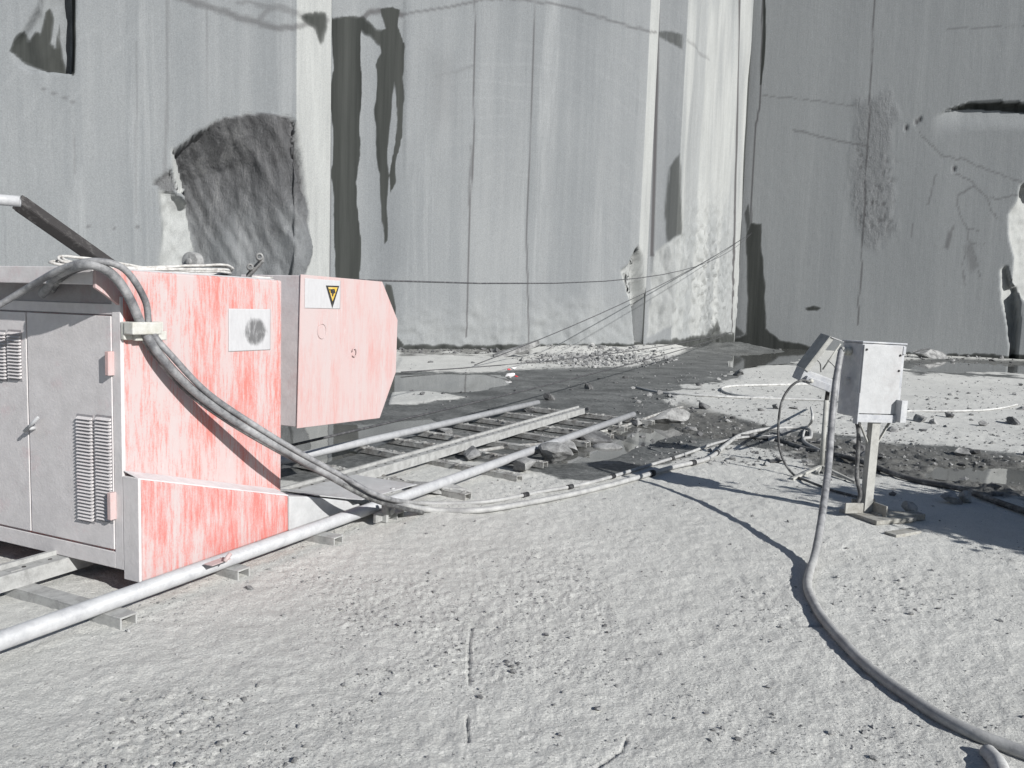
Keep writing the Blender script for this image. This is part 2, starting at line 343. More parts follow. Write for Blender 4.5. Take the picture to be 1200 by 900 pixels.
def ground_height(X, Y, masks=False):
    px, py = proj(X, Y, np.zeros_like(X)); front = Y > 1.0
    wob = (fbm(X*1.6, Y*1.6, 4, 5)-.5)
    def pm(polys, soft=6, k=9):
        m = np.zeros_like(X)
        for p in polys: m = np.maximum(m, 1-sstep(-soft, soft, sdpoly(px, py+wob*k, p)+wob*k))
        return np.where(front, m, 0)
    wet = pm(WETS, 7, 14); dry = pm(DRY, 3, 3); wet = wet*(1-dry); pud = pm(PUDS, 3, 4)*(1-dry*.5); mud = pm(MUDS, 4, 12)
    D = np.hypot(X, Y)
    z = (fbm(X*.5, Y*.5, 3, 1)-.5)*.07
    z = z*sstep(2, 9, D)
    flat = 1-.35*wet
    z = z*flat + ((fbm(X*4.5, Y*4.5, 4, 2)-.5)*.017+(fbm(X*19, Y*19, 3, 3)-.5)*.012+(fbm(X*62, Y*62, 2, 4)-.5)*.006*(D < 12))*flat
    cl = sstep(.50, .72, fbm(X*1.9, Y*1.9, 3, 11)); pk = fbm(X*48, Y*48, 2, 12)
    z = z+cl*(1-wet*.6)*(sstep(.55, .8, pk)*.005-sstep(.55, .8, 1-pk)*.005)*(D < 14)
    z = z-pud*.05-(pm(WETS[:1])*.012)
    z = z+dry*.03
    z = z+mud*(sstep(.50, .66, fbm(X*7, Y*7, 3, 21))*.032-.012)
    # mud bank running up into the corner of the quarry and a heap at the foot of the saw cut
    def mound(x, y, r, h, ry=None):
        c = G(x, y); q = np.hypot((X-c.x)/r, (Y-c.y)/(ry or r)); return h*np.clip(1-q*q, 0, 1)**1.5
    mb = mound(845, 408, 3.6, .32, 4)+mound(760, 410, 4.2, .26, 3)+mound(690, 412, 3.5, .24, 2.0)
    z = z+mb*(1+.9*(fbm(X*1.5, Y*1.5, 4, 8)-.5))
    sc = np.zeros_like(X)
    for s in SCUFF: sc = np.maximum(sc, 1-sstep(.6, 2.4, sdline(px+wob*5, py, s)))
    sc = np.where(front, sc, 0); z = z-sc*.010
    if masks: return z, wet, np.clip(mud, 0, 1)*.8, sc
    return z
def gz(x, y): return float(ground_height(np.array([x]), np.array([y]))[0])
def Gs(px, py, dz=0.0):                       # point on the real ground surface under a pixel
    p = G(px, py)
    for _ in range(3): z = gz(p.x, p.y); p = G(px, py, z)
    p.z = z+dz; return p
nr = 560
t = np.linspace(0, 1, nr); inv = (1/2.1)*(1-t)+(1/75.)*t; geo = 2.1*(75/2.1)**t
rad = np.exp(.5*np.log(1/inv)+.5*np.log(geo)); rad = np.concatenate([[.4, .9, 1.5], rad, [95, 130, 190, 300]])
th = np.concatenate([np.radians(np.linspace(-180, -44, 34)[:-1]), np.radians(np.linspace(-44, 44, 720)), np.radians(np.linspace(44, 180, 34)[1:-1])])
RR, TT = np.meshgrid(rad, th, indexing='ij'); GX = RR*np.sin(TT); GY = RR*np.cos(TT)
z, wet, mud, sc = ground_height(GX, GY, True)
z = np.where(RR > 90, 0, z)
nR, nT = RR.shape
co = np.stack([GX, GY, z], -1).reshape(-1, 3); co = np.vstack([co, [[0, 0, 0]]])
i = np.arange(nR-1)[:, None]; j = np.arange(nT)[None, :]; j2 = (j+1) % nT
quads = np.stack([i*nT+j, (i+1)*nT+j, (i+1)*nT+j2, i*nT+j2], -1).reshape(-1, 4)
def fastmesh(name, co, quads, tris=None):
    me = bpy.data.meshes.new(name); nq = len(quads); nt = 0 if tris is None else len(tris)
    me.vertices.add(len(co)); me.vertices.foreach_set('co', co.astype(np.float32).ravel())
    me.loops.add(nq*4+nt*3); li = quads.ravel()
    if nt: li = np.concatenate([li, tris.ravel()])
    me.loops.foreach_set('vertex_index', li.astype(np.int32)); me.polygons.add(nq+nt)
    ls = np.arange(nq)*4
    if nt: ls = np.concatenate([ls, nq*4+np.arange(nt)*3])
    me.polygons.foreach_set('loop_start', ls.astype(np.int32)); me.update(calc_edges=True); me.validate(); return me
def fattr(me, name, arr):
    a = me.attributes.new(name, 'FLOAT', 'POINT'); a.data.foreach_set('value', arr.astype(np.float32).ravel())
tr = np.stack([np.full(nT, nR*nT), np.arange(nT), (np.arange(nT)+1) % nT], -1)
me = fastmesh('ground', co, quads[:, ::-1], tr[:, ::-1])
for nme, arr in (('wet', wet), ('mud', mud), ('scuff', sc)): fattr(me, nme, np.append(arr.ravel(), 0))
g = link('ground', me, M['ground'], None, True); tag(g, kind='structure')
if me.polygons[1000].normal.z < 0: me.flip_normals()
# puddles
for k, (p, lab) in enumerate(zip(PUDS, range(6))):
    c = np.mean(np.array(p, float), 0); pts = []
    for q in p:
        e = c+(np.array(q)-c)*1.16; pts.append(G(e[0], e[1], 0))
    lv = min(gz(*G(*q)[:2]) for q in p)
    zz = [-.028, -.030, -.030, -.012, -.024, -.026][k]
    mb = MB(); n = len(pts); mb.add([Vector((v.x, v.y, zz)) for v in pts], [tuple(range(n))])
    o = mb.build('puddle', M['water']); tag(o, kind='structure')

# ---------------------------------------------------------------- quarry walls
def wallsec(name, path, du, label, feats, top=19.0, thick=3.0, cat='rock wall', dvv=.085, mat='rock'):
    """path: plan polyline (list of xy). Builds a closed block: detailed face + plain top/back."""
    path = [np.array(p, float) for p in path]; cols = []; nrm = []; seg = []; ucum = []; u = 0
    for k in range(len(path)-1):
        d = path[k+1]-path[k]; ln = np.linalg.norm(d); e = d/ln; st = du[k] if isinstance(du, list) else du
        n = max(2, int(ln/st)); nn = np.array([e[1], -e[0]])
        for q in range(n+(1 if k == len(path)-2 else 0)):
            cols.append(path[k]+d*q/n); nrm.append(nn); seg.append(k); ucum.append(u+ln*q/n)
        u += ln
    cols = np.array(cols); nrm = np.array(nrm); seg = np.array(seg); ucum = np.array(ucum)
    vv = np.arange(-.6, top, dvv); vv = np.append(vv, top)
    nc, nv = len(cols), len(vv)
    X = np.repeat(cols[:, 0][:, None], nv, 1); Y = np.repeat(cols[:, 1][:, None], nv, 1); Z = np.repeat(vv[None, :], nc, 0)
    U = np.repeat(ucum[:, None], nv, 1); S = np.repeat(seg[:, None], nv, 1)
    px, py = proj(X, Y, Z)
    A = dict(wet=np.zeros_like(X), rough=np.zeros_like(X), lit_pale=np.zeros_like(X), vein_shade=np.zeros_like(X))  # masks for stains and seams, plus shade and sunlight painted into the colour
    d = (fbm(U*.25, Z*.06, 3, 31)-.5)*.08+(fbm(U*2.2, Z*.25, 3, 32)-.5)*.008+(fbm(U*5, Z*5, 3, 33)-.5)*.006
    d = d+feats(px, py, U, Z, S, A)
    # keep the joints between the stretches tight
    Xd = X+nrm[:, 0][:, None]*d; Yd = Y+nrm[:, 1][:, None]*d
    co = np.stack([Xd, Yd, Z], -1).reshape(-1, 3)
    i = np.arange(nc-1)[:, None]; j = np.arange(nv-1)[None, :]
    quads = np.stack([i*nv+j, (i+1)*nv+j, (i+1)*nv+j+1, i*nv+j+1], -1).reshape(-1, 4)
    # top, ends, back
    nb = len(co); back = []
    n0 = nrm.mean(0); n0 /= np.linalg.norm(n0)
    for c in (cols[0], cols[-1]):
        for zz in (-.6, top): back.append([*(c-n0*thick), zz])
    topb = cols-nrm*0-n0*thick
    co = np.vstack([co, np.column_stack([topb, np.full(nc, top)]), np.column_stack([topb, np.full(nc, -.6)])])
    ii = np.arange(nc-1)
    q2 = np.stack([ii*nv+nv-1, (ii+1)*nv+nv-1, nb+ii+1, nb+ii], -1)
    q3 = np.stack([nb+ii, nb+ii+1, nb+nc+ii+1, nb+nc+ii], -1)
    jj = np.arange(1)
    q4 = np.array([[0, nv-1, nb, nb+nc], [(nc-1)*nv, nb+nc+nc-1, nb+nc-1, (nc-1)*nv+nv-1]])
    me = fastmesh(name, co, np.vstack([quads, q2, q3, q4]))
    for k_, a_ in A.items(): fattr(me, k_, np.concatenate([np.clip(a_, 0, 1).ravel(), np.zeros(2*nc)]))
    o = link(name, me, M[mat], None, True); tag(o, label, cat); return o
def wp(px, py, U, Z, k=5):                       # ragged outlines
    w = fbm(U*3.1, Z*1.1, 4, 51)-.5; w2 = fbm(U*3.1, Z*1.1, 4, 57)-.5; return px+w*k*2, py+w2*k*2
def vline(A, px, py, pts, w=2.0, s=.8, k=4, U=None, Z=None):
    qx, qy = wp(px, py, U, Z, k); A['vein_shade'] = np.maximum(A['vein_shade'], s*(1-sstep(w*.4, w*1.3, sdline(qx, qy, pts))))
def wpoly(A, key, px, py, poly, soft=4, s=1.0, k=3, U=None, Z=None):
    qx, qy = wp(px, py, U, Z, k); m = 1-sstep(-soft, soft, sdpoly(qx, qy, poly)); A[key] = np.maximum(A[key], s*m); return m
def featA(px, py, U, Z, S, A):
    kw = dict(U=U, Z=Z); d = np.zeros_like(px); on = (S == 0); strip = (S == 1)
    qx, qy = wp(px, py, U, Z, 3)
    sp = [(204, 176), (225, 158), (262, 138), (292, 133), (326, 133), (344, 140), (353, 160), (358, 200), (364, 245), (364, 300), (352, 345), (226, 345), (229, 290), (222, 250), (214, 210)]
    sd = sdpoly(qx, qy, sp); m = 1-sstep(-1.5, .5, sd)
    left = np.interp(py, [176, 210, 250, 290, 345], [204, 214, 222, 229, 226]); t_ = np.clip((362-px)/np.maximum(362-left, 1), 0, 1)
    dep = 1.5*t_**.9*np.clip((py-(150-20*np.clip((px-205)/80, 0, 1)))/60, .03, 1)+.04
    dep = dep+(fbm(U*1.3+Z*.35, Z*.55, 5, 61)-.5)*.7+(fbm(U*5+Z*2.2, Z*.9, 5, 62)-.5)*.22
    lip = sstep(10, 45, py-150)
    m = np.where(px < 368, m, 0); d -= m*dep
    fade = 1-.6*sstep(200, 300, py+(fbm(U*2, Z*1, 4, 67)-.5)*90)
    A['rough'] = np.maximum(A['rough'], (1-sstep(-1.5, .5, sd))*fade*(px < 368)); A['vein_shade'] = np.maximum(A['vein_shade'], np.where(px < 368, (1-sstep(-1.5, .5, sd))*.38*(1-sstep(140, 215, py-(px-205)*.25))*(.4+.6*fbm(U*3-Z*1.2, Z*.4, 3, 66)), 0))  # darker rough stone, with shade painted in towards the top of the scoop
    # pale shattered lip beside the scoop, sunlight on it also put into the colour
    lp = [(186, 222), (202, 226), (228, 246), (231, 330), (186, 330), (190, 270)]
    m2 = (1-sstep(-2, 3, sdpoly(qx, qy, lp)))*(1-m); d -= np.where(on, m2*(.15+.55*np.clip((px-186)/44, 0, 1)+(fbm(U*3, Z*2, 4, 63)-.5)*.45), 0)
    A['lit_pale'] = np.maximum(A['lit_pale'], np.where(on, m2*.8, 0))
    lp = [(180, 214), (200, 200), (208, 222), (196, 224)]
    m3 = (1-sstep(-1, 2, sdpoly(px, py, lp))); A['rough'] = np.maximum(A['rough'], m3*.9); d -= m3*.25
    lp = [(201, 174), (206, 178), (214, 205), (217, 228), (208, 224), (203, 200)]
    m3 = (1-sstep(-1, 1.5, sdpoly(px, py, lp)))*(1-m); A['lit_pale'] = np.maximum(A['lit_pale'], m3); d -= m3*.6*np.clip((px-200)/16, 0, 1)  # sun-facing edge of the scoop, brightness put into the colour
    # notch at the upper left
    sp = [(8, 60), (26, 36), (42, 8), (50, -60), (87, -60), (87, 88), (66, 84), (40, 84), (22, 76)]
    sd = sdpoly(qx, qy, sp); m4 = np.where((px < 88.5), 1-sstep(-4, 0, sd), 0); rx = np.clip((px-8)/78, 0, 1)
    d -= m4*(1.0*rx**1.3+(fbm(U*1.5, Z*.8, 4, 65)-.5)*.5*(rx+.1))
    wpoly(A, 'wet', px, py, [(10, 58), (20, 40), (30, 34), (33, 46), (40, 30), (46, 34), (50, 6), (56, 2), (60, 14), (58, 44), (63, 50), (66, 20), (70, 60), (78, 84), (60, 82), (46, 80), (26, 70)], 3, .8, 3, **kw)  # jagged dark streaks inside the notch
    wpoly(A, 'wet', px, py, [(82.5, -60), (88, -60), (88, 89), (82.5, 87)], 1, 1, 0, **kw)  # side wall of the notch, its shade painted as a dark edge
    # stain band and seams
    vline(A, px, py, [(200, -6), (225, 2), (250, 10), (275, 18), (300, 26), (325, 33), (345, 32), (383, 22)], 4.5, .62, 3, **kw)
    vline(A, px, py, [(305, 20), (318, 8), (335, 9), (352, 17), (383, 22)], 4, .42, 3, **kw)
    vline(A, px, py, [(280, 2), (320, 8), (345, 16)], 3, .42, 3, **kw)
    vline(A, px, py, [(196, 0), (196, 120), (193, 205)], 2.4, .33, 1, **kw); vline(A, px, py, [(242, 0), (242, 140)], 1, .3, .3, **kw)
    vline(A, px, py, [(160, 50), (159, 250)], 1.6, .25, 1, **kw); vline(A, px, py, [(50, 104), (78, 116), (90, 122)], 1, .5, 1, **kw)
    vline(A, px, py, [(88, 150), (88, 205)], 1, .3, 1, **kw)
    for x in (104, 133, 163): vline(A, px, py, [(x-3, 264+(x-100)*.02), (x+2, 267+(x-100)*.02)], 1.3, .6, 0, **kw)
    # saw-cut return that faces the sun, its brightness painted into the colour
    A['lit_pale'] = np.maximum(A['lit_pale'], np.where(strip, .92*(1-m), 0))
    wpoly(A, 'wet', px, py, [(352, 16), (384, 14), (384, 30), (379, 48), (375, 52), (368, 34), (354, 24)], 5, .75, 4, **kw)
    e = sstep(0, .5, np.where(on, 99, 99))
    return d
def featB(px, py, U, Z, S, A):
    kw = dict(U=U, Z=Z); d = np.zeros_like(px)
    wpoly(A, 'wet', px, py, [(387, 20), (396, 24), (405, 18), (413, 26), (422, 22), (422, 60), (423, 110), (420, 150), (421, 180), (417, 215), (419, 250), (422, 285), (421, 320), (424, 345), (423, 420), (396, 420), (395, 345), (392, 310), (394, 300), (390, 260), (391, 230), (388, 200), (390, 160), (388, 120), (390, 80)], 1.2, 1, 3, **kw)
    wpoly(A, 'wet', px, py, [(445, 10), (468, 10), (465, 30), (472, 48), (472, 110), (462, 95), (458, 130), (455, 180), (453, 230), (452.5, 280), (450, 284), (446, 240), (443, 200), (440, 170), (439, 130), (443, 100), (441, 75), (446, 60), (440, 40), (452, 34)], 1.8, 1, 3, **kw)
    wpoly(A, 'wet', px, py, [(466, 48), (473.5, 48), (472, 110), (471, 160), (463, 195), (462, 215), (457, 225), (455, 205), (462, 180), (465, 130), (462, 95)], 1, 1, 3, **kw)
    vline(A, px, py, [(383, 22), (400, 26), (420, 24), (432, 15), (445, 13), (470, 16)], 4, .8, 3, **kw); wpoly(A, 'wet', px, py, [(384, 20), (425, 18), (440, 34), (470, 42), (474, 54), (440, 52), (420, 34), (384, 36)], 4, .8, 4, **kw)
    wpoly(A, 'wet', px, py, [(452, 332), (459, 335), (464, 360), (464, 392), (474, 405), (468, 412), (450, 412)], 2, .9, 1, **kw)
    vline(A, px, py, [(470, 17), (500, 13), (530, 8), (560, 1), (590, -2), (625, 2), (664, 8), (700, 20), (740, 33), (768, 38)], 1.6, .62, 1.5, **kw)
    vline(A, px, py, [(556, -5), (554, 180), (550, 260), (547, 395)], .9, .9, .5, **kw); vline(A, px, py, [(627, -5), (620, 160), (617, 283)], .8, .85, .3, **kw)
    vline(A, px, py, [(617, 283), (620, 405)], 1.0, .8, .4, **kw)
    vline(A, px, py, [(551, 170), (548, 250)], 1.4, .5, 3, **kw)
    vline(A, px, py, [(510, 90), (530, 86), (552, 78)], 2, .25, 2, **kw); wpoly(A, 'vein_shade', px, py, [(500, 60), (530, 70), (532, 140), (505, 150)], 18, .16, 4, **kw)
    s1 = S == 1; A['lit_pale'] = np.maximum(A['lit_pale'], np.where(s1, .95, 0))  # narrow return facing the sun, lightened in the colour as well
    gr = 1-sstep(.7, 1.4, sdline(px, py, [(383.5, -40), (382.5, 330)]))                     # drill groove at the left joint
    vline(A, px, py, [(385.5, -40), (384.5, 420)], 2.6, 1, 0, **kw)
    # the block steps forward at x 474 a little
    d += np.where(S == 0, .06*sstep(472, 475, px-np.interp(py, [0, 410], [0, 0]))*(1-sstep(150, 260, py)), 0)
    # broken foot of the return
    m = 1-sstep(-2, 2, sdpoly(*wp(px, py, U, Z, 2), [(728, 318), (736, 312), (748, 290), (752, 300), (760, 400), (745, 405), (742, 360)])); d -= m*(.18+.5*np.clip((px-728)/30, 0, 1)+(fbm(U*3, Z*2.5, 4, 71)-.5)*.5)
    A['lit_pale'] = np.maximum(A['lit_pale'], m*.8); wpoly(A, 'rough', px, py, [(733, 320), (738, 318), (742, 335), (738, 334)], 1, 1, 1, **kw)
    lo = sstep(330, 400, py+(fbm(U, Z, 3, 72)-.5)*60); d += lo*.06*(fbm(U*3, Z*3, 4, 73)-.5)*3; A['lit_pale'] = np.maximum(A['lit_pale'], lo*.25*(S == 0))
    wpoly(A, 'wet', px, py, [(470, 404), (620, 404), (760, 402), (760, 420), (470, 420)], 3, .85, 3, **kw)
    return d
def featC(px, py, U, Z, S, A):
    kw = dict(U=U, Z=Z); d = np.zeros_like(px); s0 = S == 0; s1 = S == 1
    vline(A, px, py, [(771.5, -40), (769.5, 100), (767, 200), (764, 299)], 2.6, 1, 0, **kw)
    wpoly(A, 'wet', px, py, [(783, 195), (798, 178), (800, 275), (780, 285), (778, 250)], 4, .55, 2, **kw)
    wpoly(A, 'wet', px, py, [(768, 36), (786, 36), (800, 40), (800, 60), (780, 50), (770, 44)], 3, .5, 2, **kw)
    A['vein_shade'] = np.maximum(A['vein_shade'], np.where(s0, .10, 0))
    m = (1-sstep(-2, 2, sdpoly(*wp(px, py, U, Z, 2), [(765, 300), (780, 285), (806, 270), (800, 390), (790, 380), (760, 395)])))
    A['lit_pale'] = np.maximum(A['lit_pale'], m*.65); d -= m*((fbm(U*2.5, Z*1.5, 4, 75)-.5)*.35)
    A['lit_pale'] = np.maximum(A['lit_pale'], np.where(s1, .45+.5*sstep(.4, .62, fbm(U*.8, Z*.12, 3, 76)), 0))  # sunlit return, brightness painted into the colour in uneven runs
    bp = np.where(s1, sstep(190, 340, py)*np.exp(-((px-828)/26)**2), 0)
    d += bp*(sstep(.42, .62, fbm(U*4.5, Z*3.2, 4, 77)))*.16; d += np.where(s1, (fbm(U*.9, Z*.15, 3, 78)-.5)*.3, 0)*sstep(.3, 1.5, U-1.2)
    wpoly(A, 'wet', px, py, [(822, 400), (832, 384), (838, 372), (843, 390), (858, 396), (858, 420), (820, 415)], 3, .6, 2, **kw)
    vline(A, px, py, [(805, 47), (818, 58), (830, 70)], 1.6, .35, 1, **kw)
    vline(A, px, py, [(868, -40), (866, 40), (862, 180), (858, 300), (855, 388)], 1.4, 1, 0, **kw)
    wpoly(A, 'wet', px, py, [(740, 420), (742, 404), (790, 396), (860, 388), (860, 430)], 4, .7, 4, **kw)
    return d
def featD(px, py, U, Z, S, A):
    kw = dict(U=U, Z=Z); d = np.zeros_like(px)
    A['vein_shade'] = np.maximum(A['vein_shade'], .03)
    vline(A, px, py, [(871, -40), (868, 40), (864, 180), (860, 300), (857, 400)], 2.6, 1, 0, **kw)
    wpoly(A, 'wet', px, py, [(894, -40), (896, -40), (897.5, 22), (897, 60), (892, 100), (890, 100), (893.5, 50), (894.5, 20)], 1.0, 1, .4, **kw)
    vline(A, px, py, [(895, -40), (891, 120), (886, 145), (884, 175), (881, 220), (880, 262)], 1.1, 1, .3, **kw)
    wpoly(A, 'wet', px, py, [(874, 274), (880, 262), (892, 262), (893, 300), (897, 340), (897, 385), (915, 398), (960, 408), (960, 425), (855, 425), (856, 398), (874, 392), (876, 330)], 2.5, .82, 2, **kw)
    wpoly(A, 'wet', px, py, [(872, 250), (878, 235), (880, 262), (874, 275)], 2, .6, 1, **kw)
    wpoly(A, 'wet', px, py, [(855, 300), (862, 310), (862, 380), (875, 392), (856, 398)], 3, .55, 2, **kw)
    vline(A, px, py, [(1027, -40), (1022, 60), (1019, 130), (1015, 200), (1010, 300), (1005, 380)], 1.0, .85, 1, **kw)
    wpoly(A, 'rough', px, py, [(1004, 120), (1040, 105), (1050, 130), (1044, 200), (1046, 270), (1030, 290), (1002, 270), (1000, 200)], 10, .42, 8, **kw)
    pm = (1-sstep(-8, 8, sdpoly(px, py, [(1004, 170), (1048, 190), (1046, 270), (1004, 270)]))); pt = pm*sstep(.6, .75, fbm(U*8, Z*3.5, 3, 81)); d -= pt*.03; A['vein_shade'] = np.maximum(A['vein_shade'], pt*.5)
    # overhung pocket
    pk = [(1088, 140), (1110, 128), (1135, 121), (1160, 119), (1230, 122), (1330, 122), (1330, 330), (1230, 260), (1160, 180), (1100, 160)]
    yl = np.interp(px, [1088, 1110, 1135, 1160, 1230, 1400], [141, 129, 121, 119, 122, 124]); q = np.clip((py-yl), 0, 200)
    amp = sstep(1090, 1140, px)*.38; d -= amp*np.where(py > yl, (1-sstep(0, 34, q)), 0)*np.where(q >= 0, 1, 0)
    wpoly(A, 'wet', px, py, [(1112, 128), (1135, 120.5), (1160, 119), (1230, 121.5), (1330, 122), (1330, 136), (1210, 132), (1170, 128), (1140, 126)], 1.2, .95, 1, **kw)  # dark band below the overhang, its shade painted into the colour
    for (x, y) in ((1062, 150), (1074, 143), (1078, 140), (1118, 198)):
        m = 1-sstep(1, 3, np.hypot(px-x, (py-y)*.6)); d -= m*.05; A['vein_shade'] = np.maximum(A['vein_shade'], m*.8)
    for pts in ([(1075, 155), (1090, 170), (1102, 182), (1125, 186), (1160, 200), (1200, 214), (1260, 230)], [(1120, 204), (1140, 214), (1153, 228), (1160, 245), (1170, 258)], [(1155, 232), (1180, 231), (1200, 228)],
                [(1143, 218), (1124, 230), (1122, 240), (1128, 255), (1134, 268), (1136, 285)], [(1134, 268), (1146, 270)], [(1137, 285), (1155, 286)], [(1137, 285), (1143, 305), (1148, 325)], [(1136, 290), (1130, 310), (1130, 335)], [(1118, 262), (1112, 280), (1109, 292)], [(1095, 205), (1088, 240)]):
        vline(A, px, py, pts, 1.15, .5, 4, **kw)
    wpoly(A, 'vein_shade', px, py, [(1106, 290), (1112, 270), (1116, 275), (1111, 293)], 2, .6, 1, **kw); wpoly(A, 'vein_shade', px, py, [(1130, 290), (1138, 282), (1146, 312), (1138, 320)], 5, .45, 2, **kw)
    vline(A, px, py, [(892, 112), (940, 116), (1000, 124)], 1, .45, 1.5, **kw); vline(A, px, py, [(930, 152), (960, 160), (1018, 172)], 1.4, .55, 1.5, **kw); vline(A, px, py, [(1110, 34), (1150, 32), (1260, 28)], 1.1, .4, 1.5, **kw)
    wpoly(A, 'wet', px, py, [(942, 361), (952, 358), (963, 360), (958, 364), (946, 364)], 2, .8, 1, **kw)
    vline(A, px, py, [(1070, 262), (1069, 278)], 1, .5, 0, **kw)
    # broken shards turned to the sun at the right, brightness painted in too
    qx, qy = wp(px, py, U, Z, 2)
    for poly in ([(1206, 214), (1197, 216), (1193, 236), (1183, 250), (1182, 276), (1190, 302), (1188, 330), (1200, 350), (1300, 420), (1300, 200)],
                 [(1172, 316), (1178, 312), (1186, 334), (1193, 338), (1193, 370), (1190, 426), (1184, 426), (1182, 380), (1174, 350)]):
        m = 1-sstep(-1, 1.5, sdpoly(qx, qy, poly)); x0 = min(p[0] for p in poly)
        d -= m*(1.5*np.clip((px-x0)/40, 0, 3)**.9+(fbm(U*2.5, Z*1.8, 4, 83)-.5)*.35); A['lit_pale'] = np.maximum(A['lit_pale'], m)
    wpoly(A, 'wet', px, py, [(1000, 412), (1200, 416), (1330, 420), (1330, 440), (1000, 430)], 2.5, .8, 3, **kw)
    return d
A0p, A1p = (-21.5, 19.85), (-7.3, 26.8)
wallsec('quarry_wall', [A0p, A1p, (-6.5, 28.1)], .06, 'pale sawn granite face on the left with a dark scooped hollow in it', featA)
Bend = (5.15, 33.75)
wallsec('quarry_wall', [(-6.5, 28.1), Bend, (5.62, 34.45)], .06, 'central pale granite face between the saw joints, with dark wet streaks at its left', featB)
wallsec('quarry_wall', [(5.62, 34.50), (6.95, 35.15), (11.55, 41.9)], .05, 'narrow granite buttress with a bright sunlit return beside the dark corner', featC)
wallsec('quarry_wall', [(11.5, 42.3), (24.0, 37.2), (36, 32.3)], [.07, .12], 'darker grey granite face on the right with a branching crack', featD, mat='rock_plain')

# ---------------------------------------------------------------- sawing machine
mc = empty('stone_saw', L(2.9, -4.2, 0)); tag(mc, 'red dust-covered stone sawing machine with grey louvred doors standing on the rails', 'machine')
A0, A1, BP, ZT, ZB, BL = 2.90, 4.11, -3.59, 1.738, .145, -5.75
mb = MB(); mb.lbox(A0, A1, BL, BP, ZB, ZT); body = mb.build('cabinet_body', [M['red']], mc, .014, 3)
mb = MB(); mb.lbox(A0-.004, A0+.02, BL, BP-.012, 1.50, 1.66); mb.build('recess_panel', M['door_dark'], mc)
# frame strips round the doors (grey rear face)
mb = MB(); mb.lbox(A0-.012, A0+.01, -3.655, BP-.002, ZB+.004, 1.60); mb.lbox(A0-.012, A0+.01, BL, -3.655, ZB+.004, .238); mb.lbox(A0-.010, A0+.01, BL, -3.655, 1.505, 1.56); mb.build('door_frame', M['door'], mc, .003)
# hood with sloped cheek
hb = BP-.006
pro = [(A0+.02, ZT+.006), (2.757, ZT+.006), (2.752, 1.640), (2.80, 1.612), (A0+.02, 1.535)]
mb = MB(); mb.prism([L(a, hb, z) for a, z in pro], BX*-.02); mb.build('hood_cheek', M['pink'], mc, .002)
mb = MB(); mb.lbox(2.757, A0+.02, BL, hb-.021, ZT-.012, ZT+.006); mb.lbox(2.752, 2.766, BL, hb-.021, 1.655, ZT+.006); mb.build('hood', M['door'], mc, .004)
# top plate
mb = MB(); mb.lbox(A0+.02, A1-.03, BL, BP-.04, ZT-.004, ZT+.008); mb.build('top_plate', M['rail'], mc, .004)
# doors
def door(b0, b1, hb_, parent_label=None):
    mbd = MB(); mbd.lbox(A0-.016, A0, b0+.003, b1-.003, .252, 1.497); return mbd.build('door', M['door'], mc, .003)
def louvre(par, b0, b1, z0, z1, n):
    m_ = MB(); m_.lbox(A0-.019, A0-.0165, b0-.004, b1+.004, z0-.01, z1+.01, 1)
    h = (z1-z0)/n
    for k in range(n):
        zz = z0+k*h
        m_.prism([L(A0-.018, b0, zz+h*.30), L(A0-.034, b0, zz+h*.22), L(A0-.018, b0, zz+h*.95)], BX*(b1-b0), 0)
    o = m_.build('vent', [M['door'], M['door_dark']], par); return o
d1 = door(-4.335, -3.655, 0); d2 = door(-5.02, -4.34, 0); d3 = door(BL, -5.025, 0)
def lbz(x, y): a, b, z_ = toL(la(x, y, A0-.02)); return b, z_
for (x0, x1) in ((93, 108), (115, 130)):
    b0, z0 = lbz(x0, 608); b1, z1 = lbz(x1, 489 if x0 < 110 else 490); louvre(d1, b0, b1, z0, z1, 30)
for (x0, x1) in ((-12, 6), (11, 24)):
    b0, z0 = lbz(x0, 443); b1, z1 = lbz(x1, 389); louvre(d2, b0, b1, z0, z1, 14)
b0, z0 = lbz(36, 503); h1 = L(A0-.05, b0, z0+.005); hp = lbz(52, 488)
mb = MB(); mb.tube([L(A0-.016, b0+.03, z0+.01), L(A0-.05, b0+.03, z0+.01)], .011, 10); mb.tube([L(A0-.05, b0-.005, z0-.008), L(A0-.055, hp[0], hp[1])], .011, 8, r2=.008); mb.build('handle', M['rail'], d1)
for (y0, y1) in ((412, 440), (577, 608)):
    bb, z0 = lbz(131, y1); bb1, z1 = lbz(135, y0)
    mb = MB(); mb.lbox(A0-.048, A0-.010, -3.668, -3.640, z0, z1); mb.build('hinge', M['pink'], mc, .004)
# side skirt, wedge nose
sk = [(2.905, .10), (2.905, .655), (4.04, .335), (4.045, .10)]
mb = MB(); mb.prism([L(a, -3.47, z) for a, z in sk], BX*-.118); mb.build('side_skirt', M['red_skirt'], mc, .012, 3)
mb = MB(); mb.prism([L(a, -3.468, z) for a, z in [(4.047, .10), (4.047, .333), (4.27, .284), (4.80, .135), (4.84, .10)]], BX*-.45); mb.build('nose_plate', M['white'], mc, .01)
mb = MB(); mb.prism([L(a, -3.47, z) for a, z in [(4.75, .172), (4.30, .292), (4.30, .284), (4.75, .164)]], BX*-.46); mb.prism([L(4.7, -3.36, .185), L(5.35, -3.30, .182), L(5.35, -3.90, .190), L(4.45, -3.93, .200)], ZX*.006)
mb.tube([L(5.1, -3.36, .165), L(5.1, -3.36, .20)], .016, 8); mb.build('apron_plate', M['white'], mc, .002)
mb = MB(); mb.prism([L(2.893, -3.474, .652), L(4.045, -3.474, .332), L(4.045, -3.588, .362), L(2.893, -3.588, .682)], ZX*.008); mb.build('skirt_ledge', M['casing'], mc, .003)
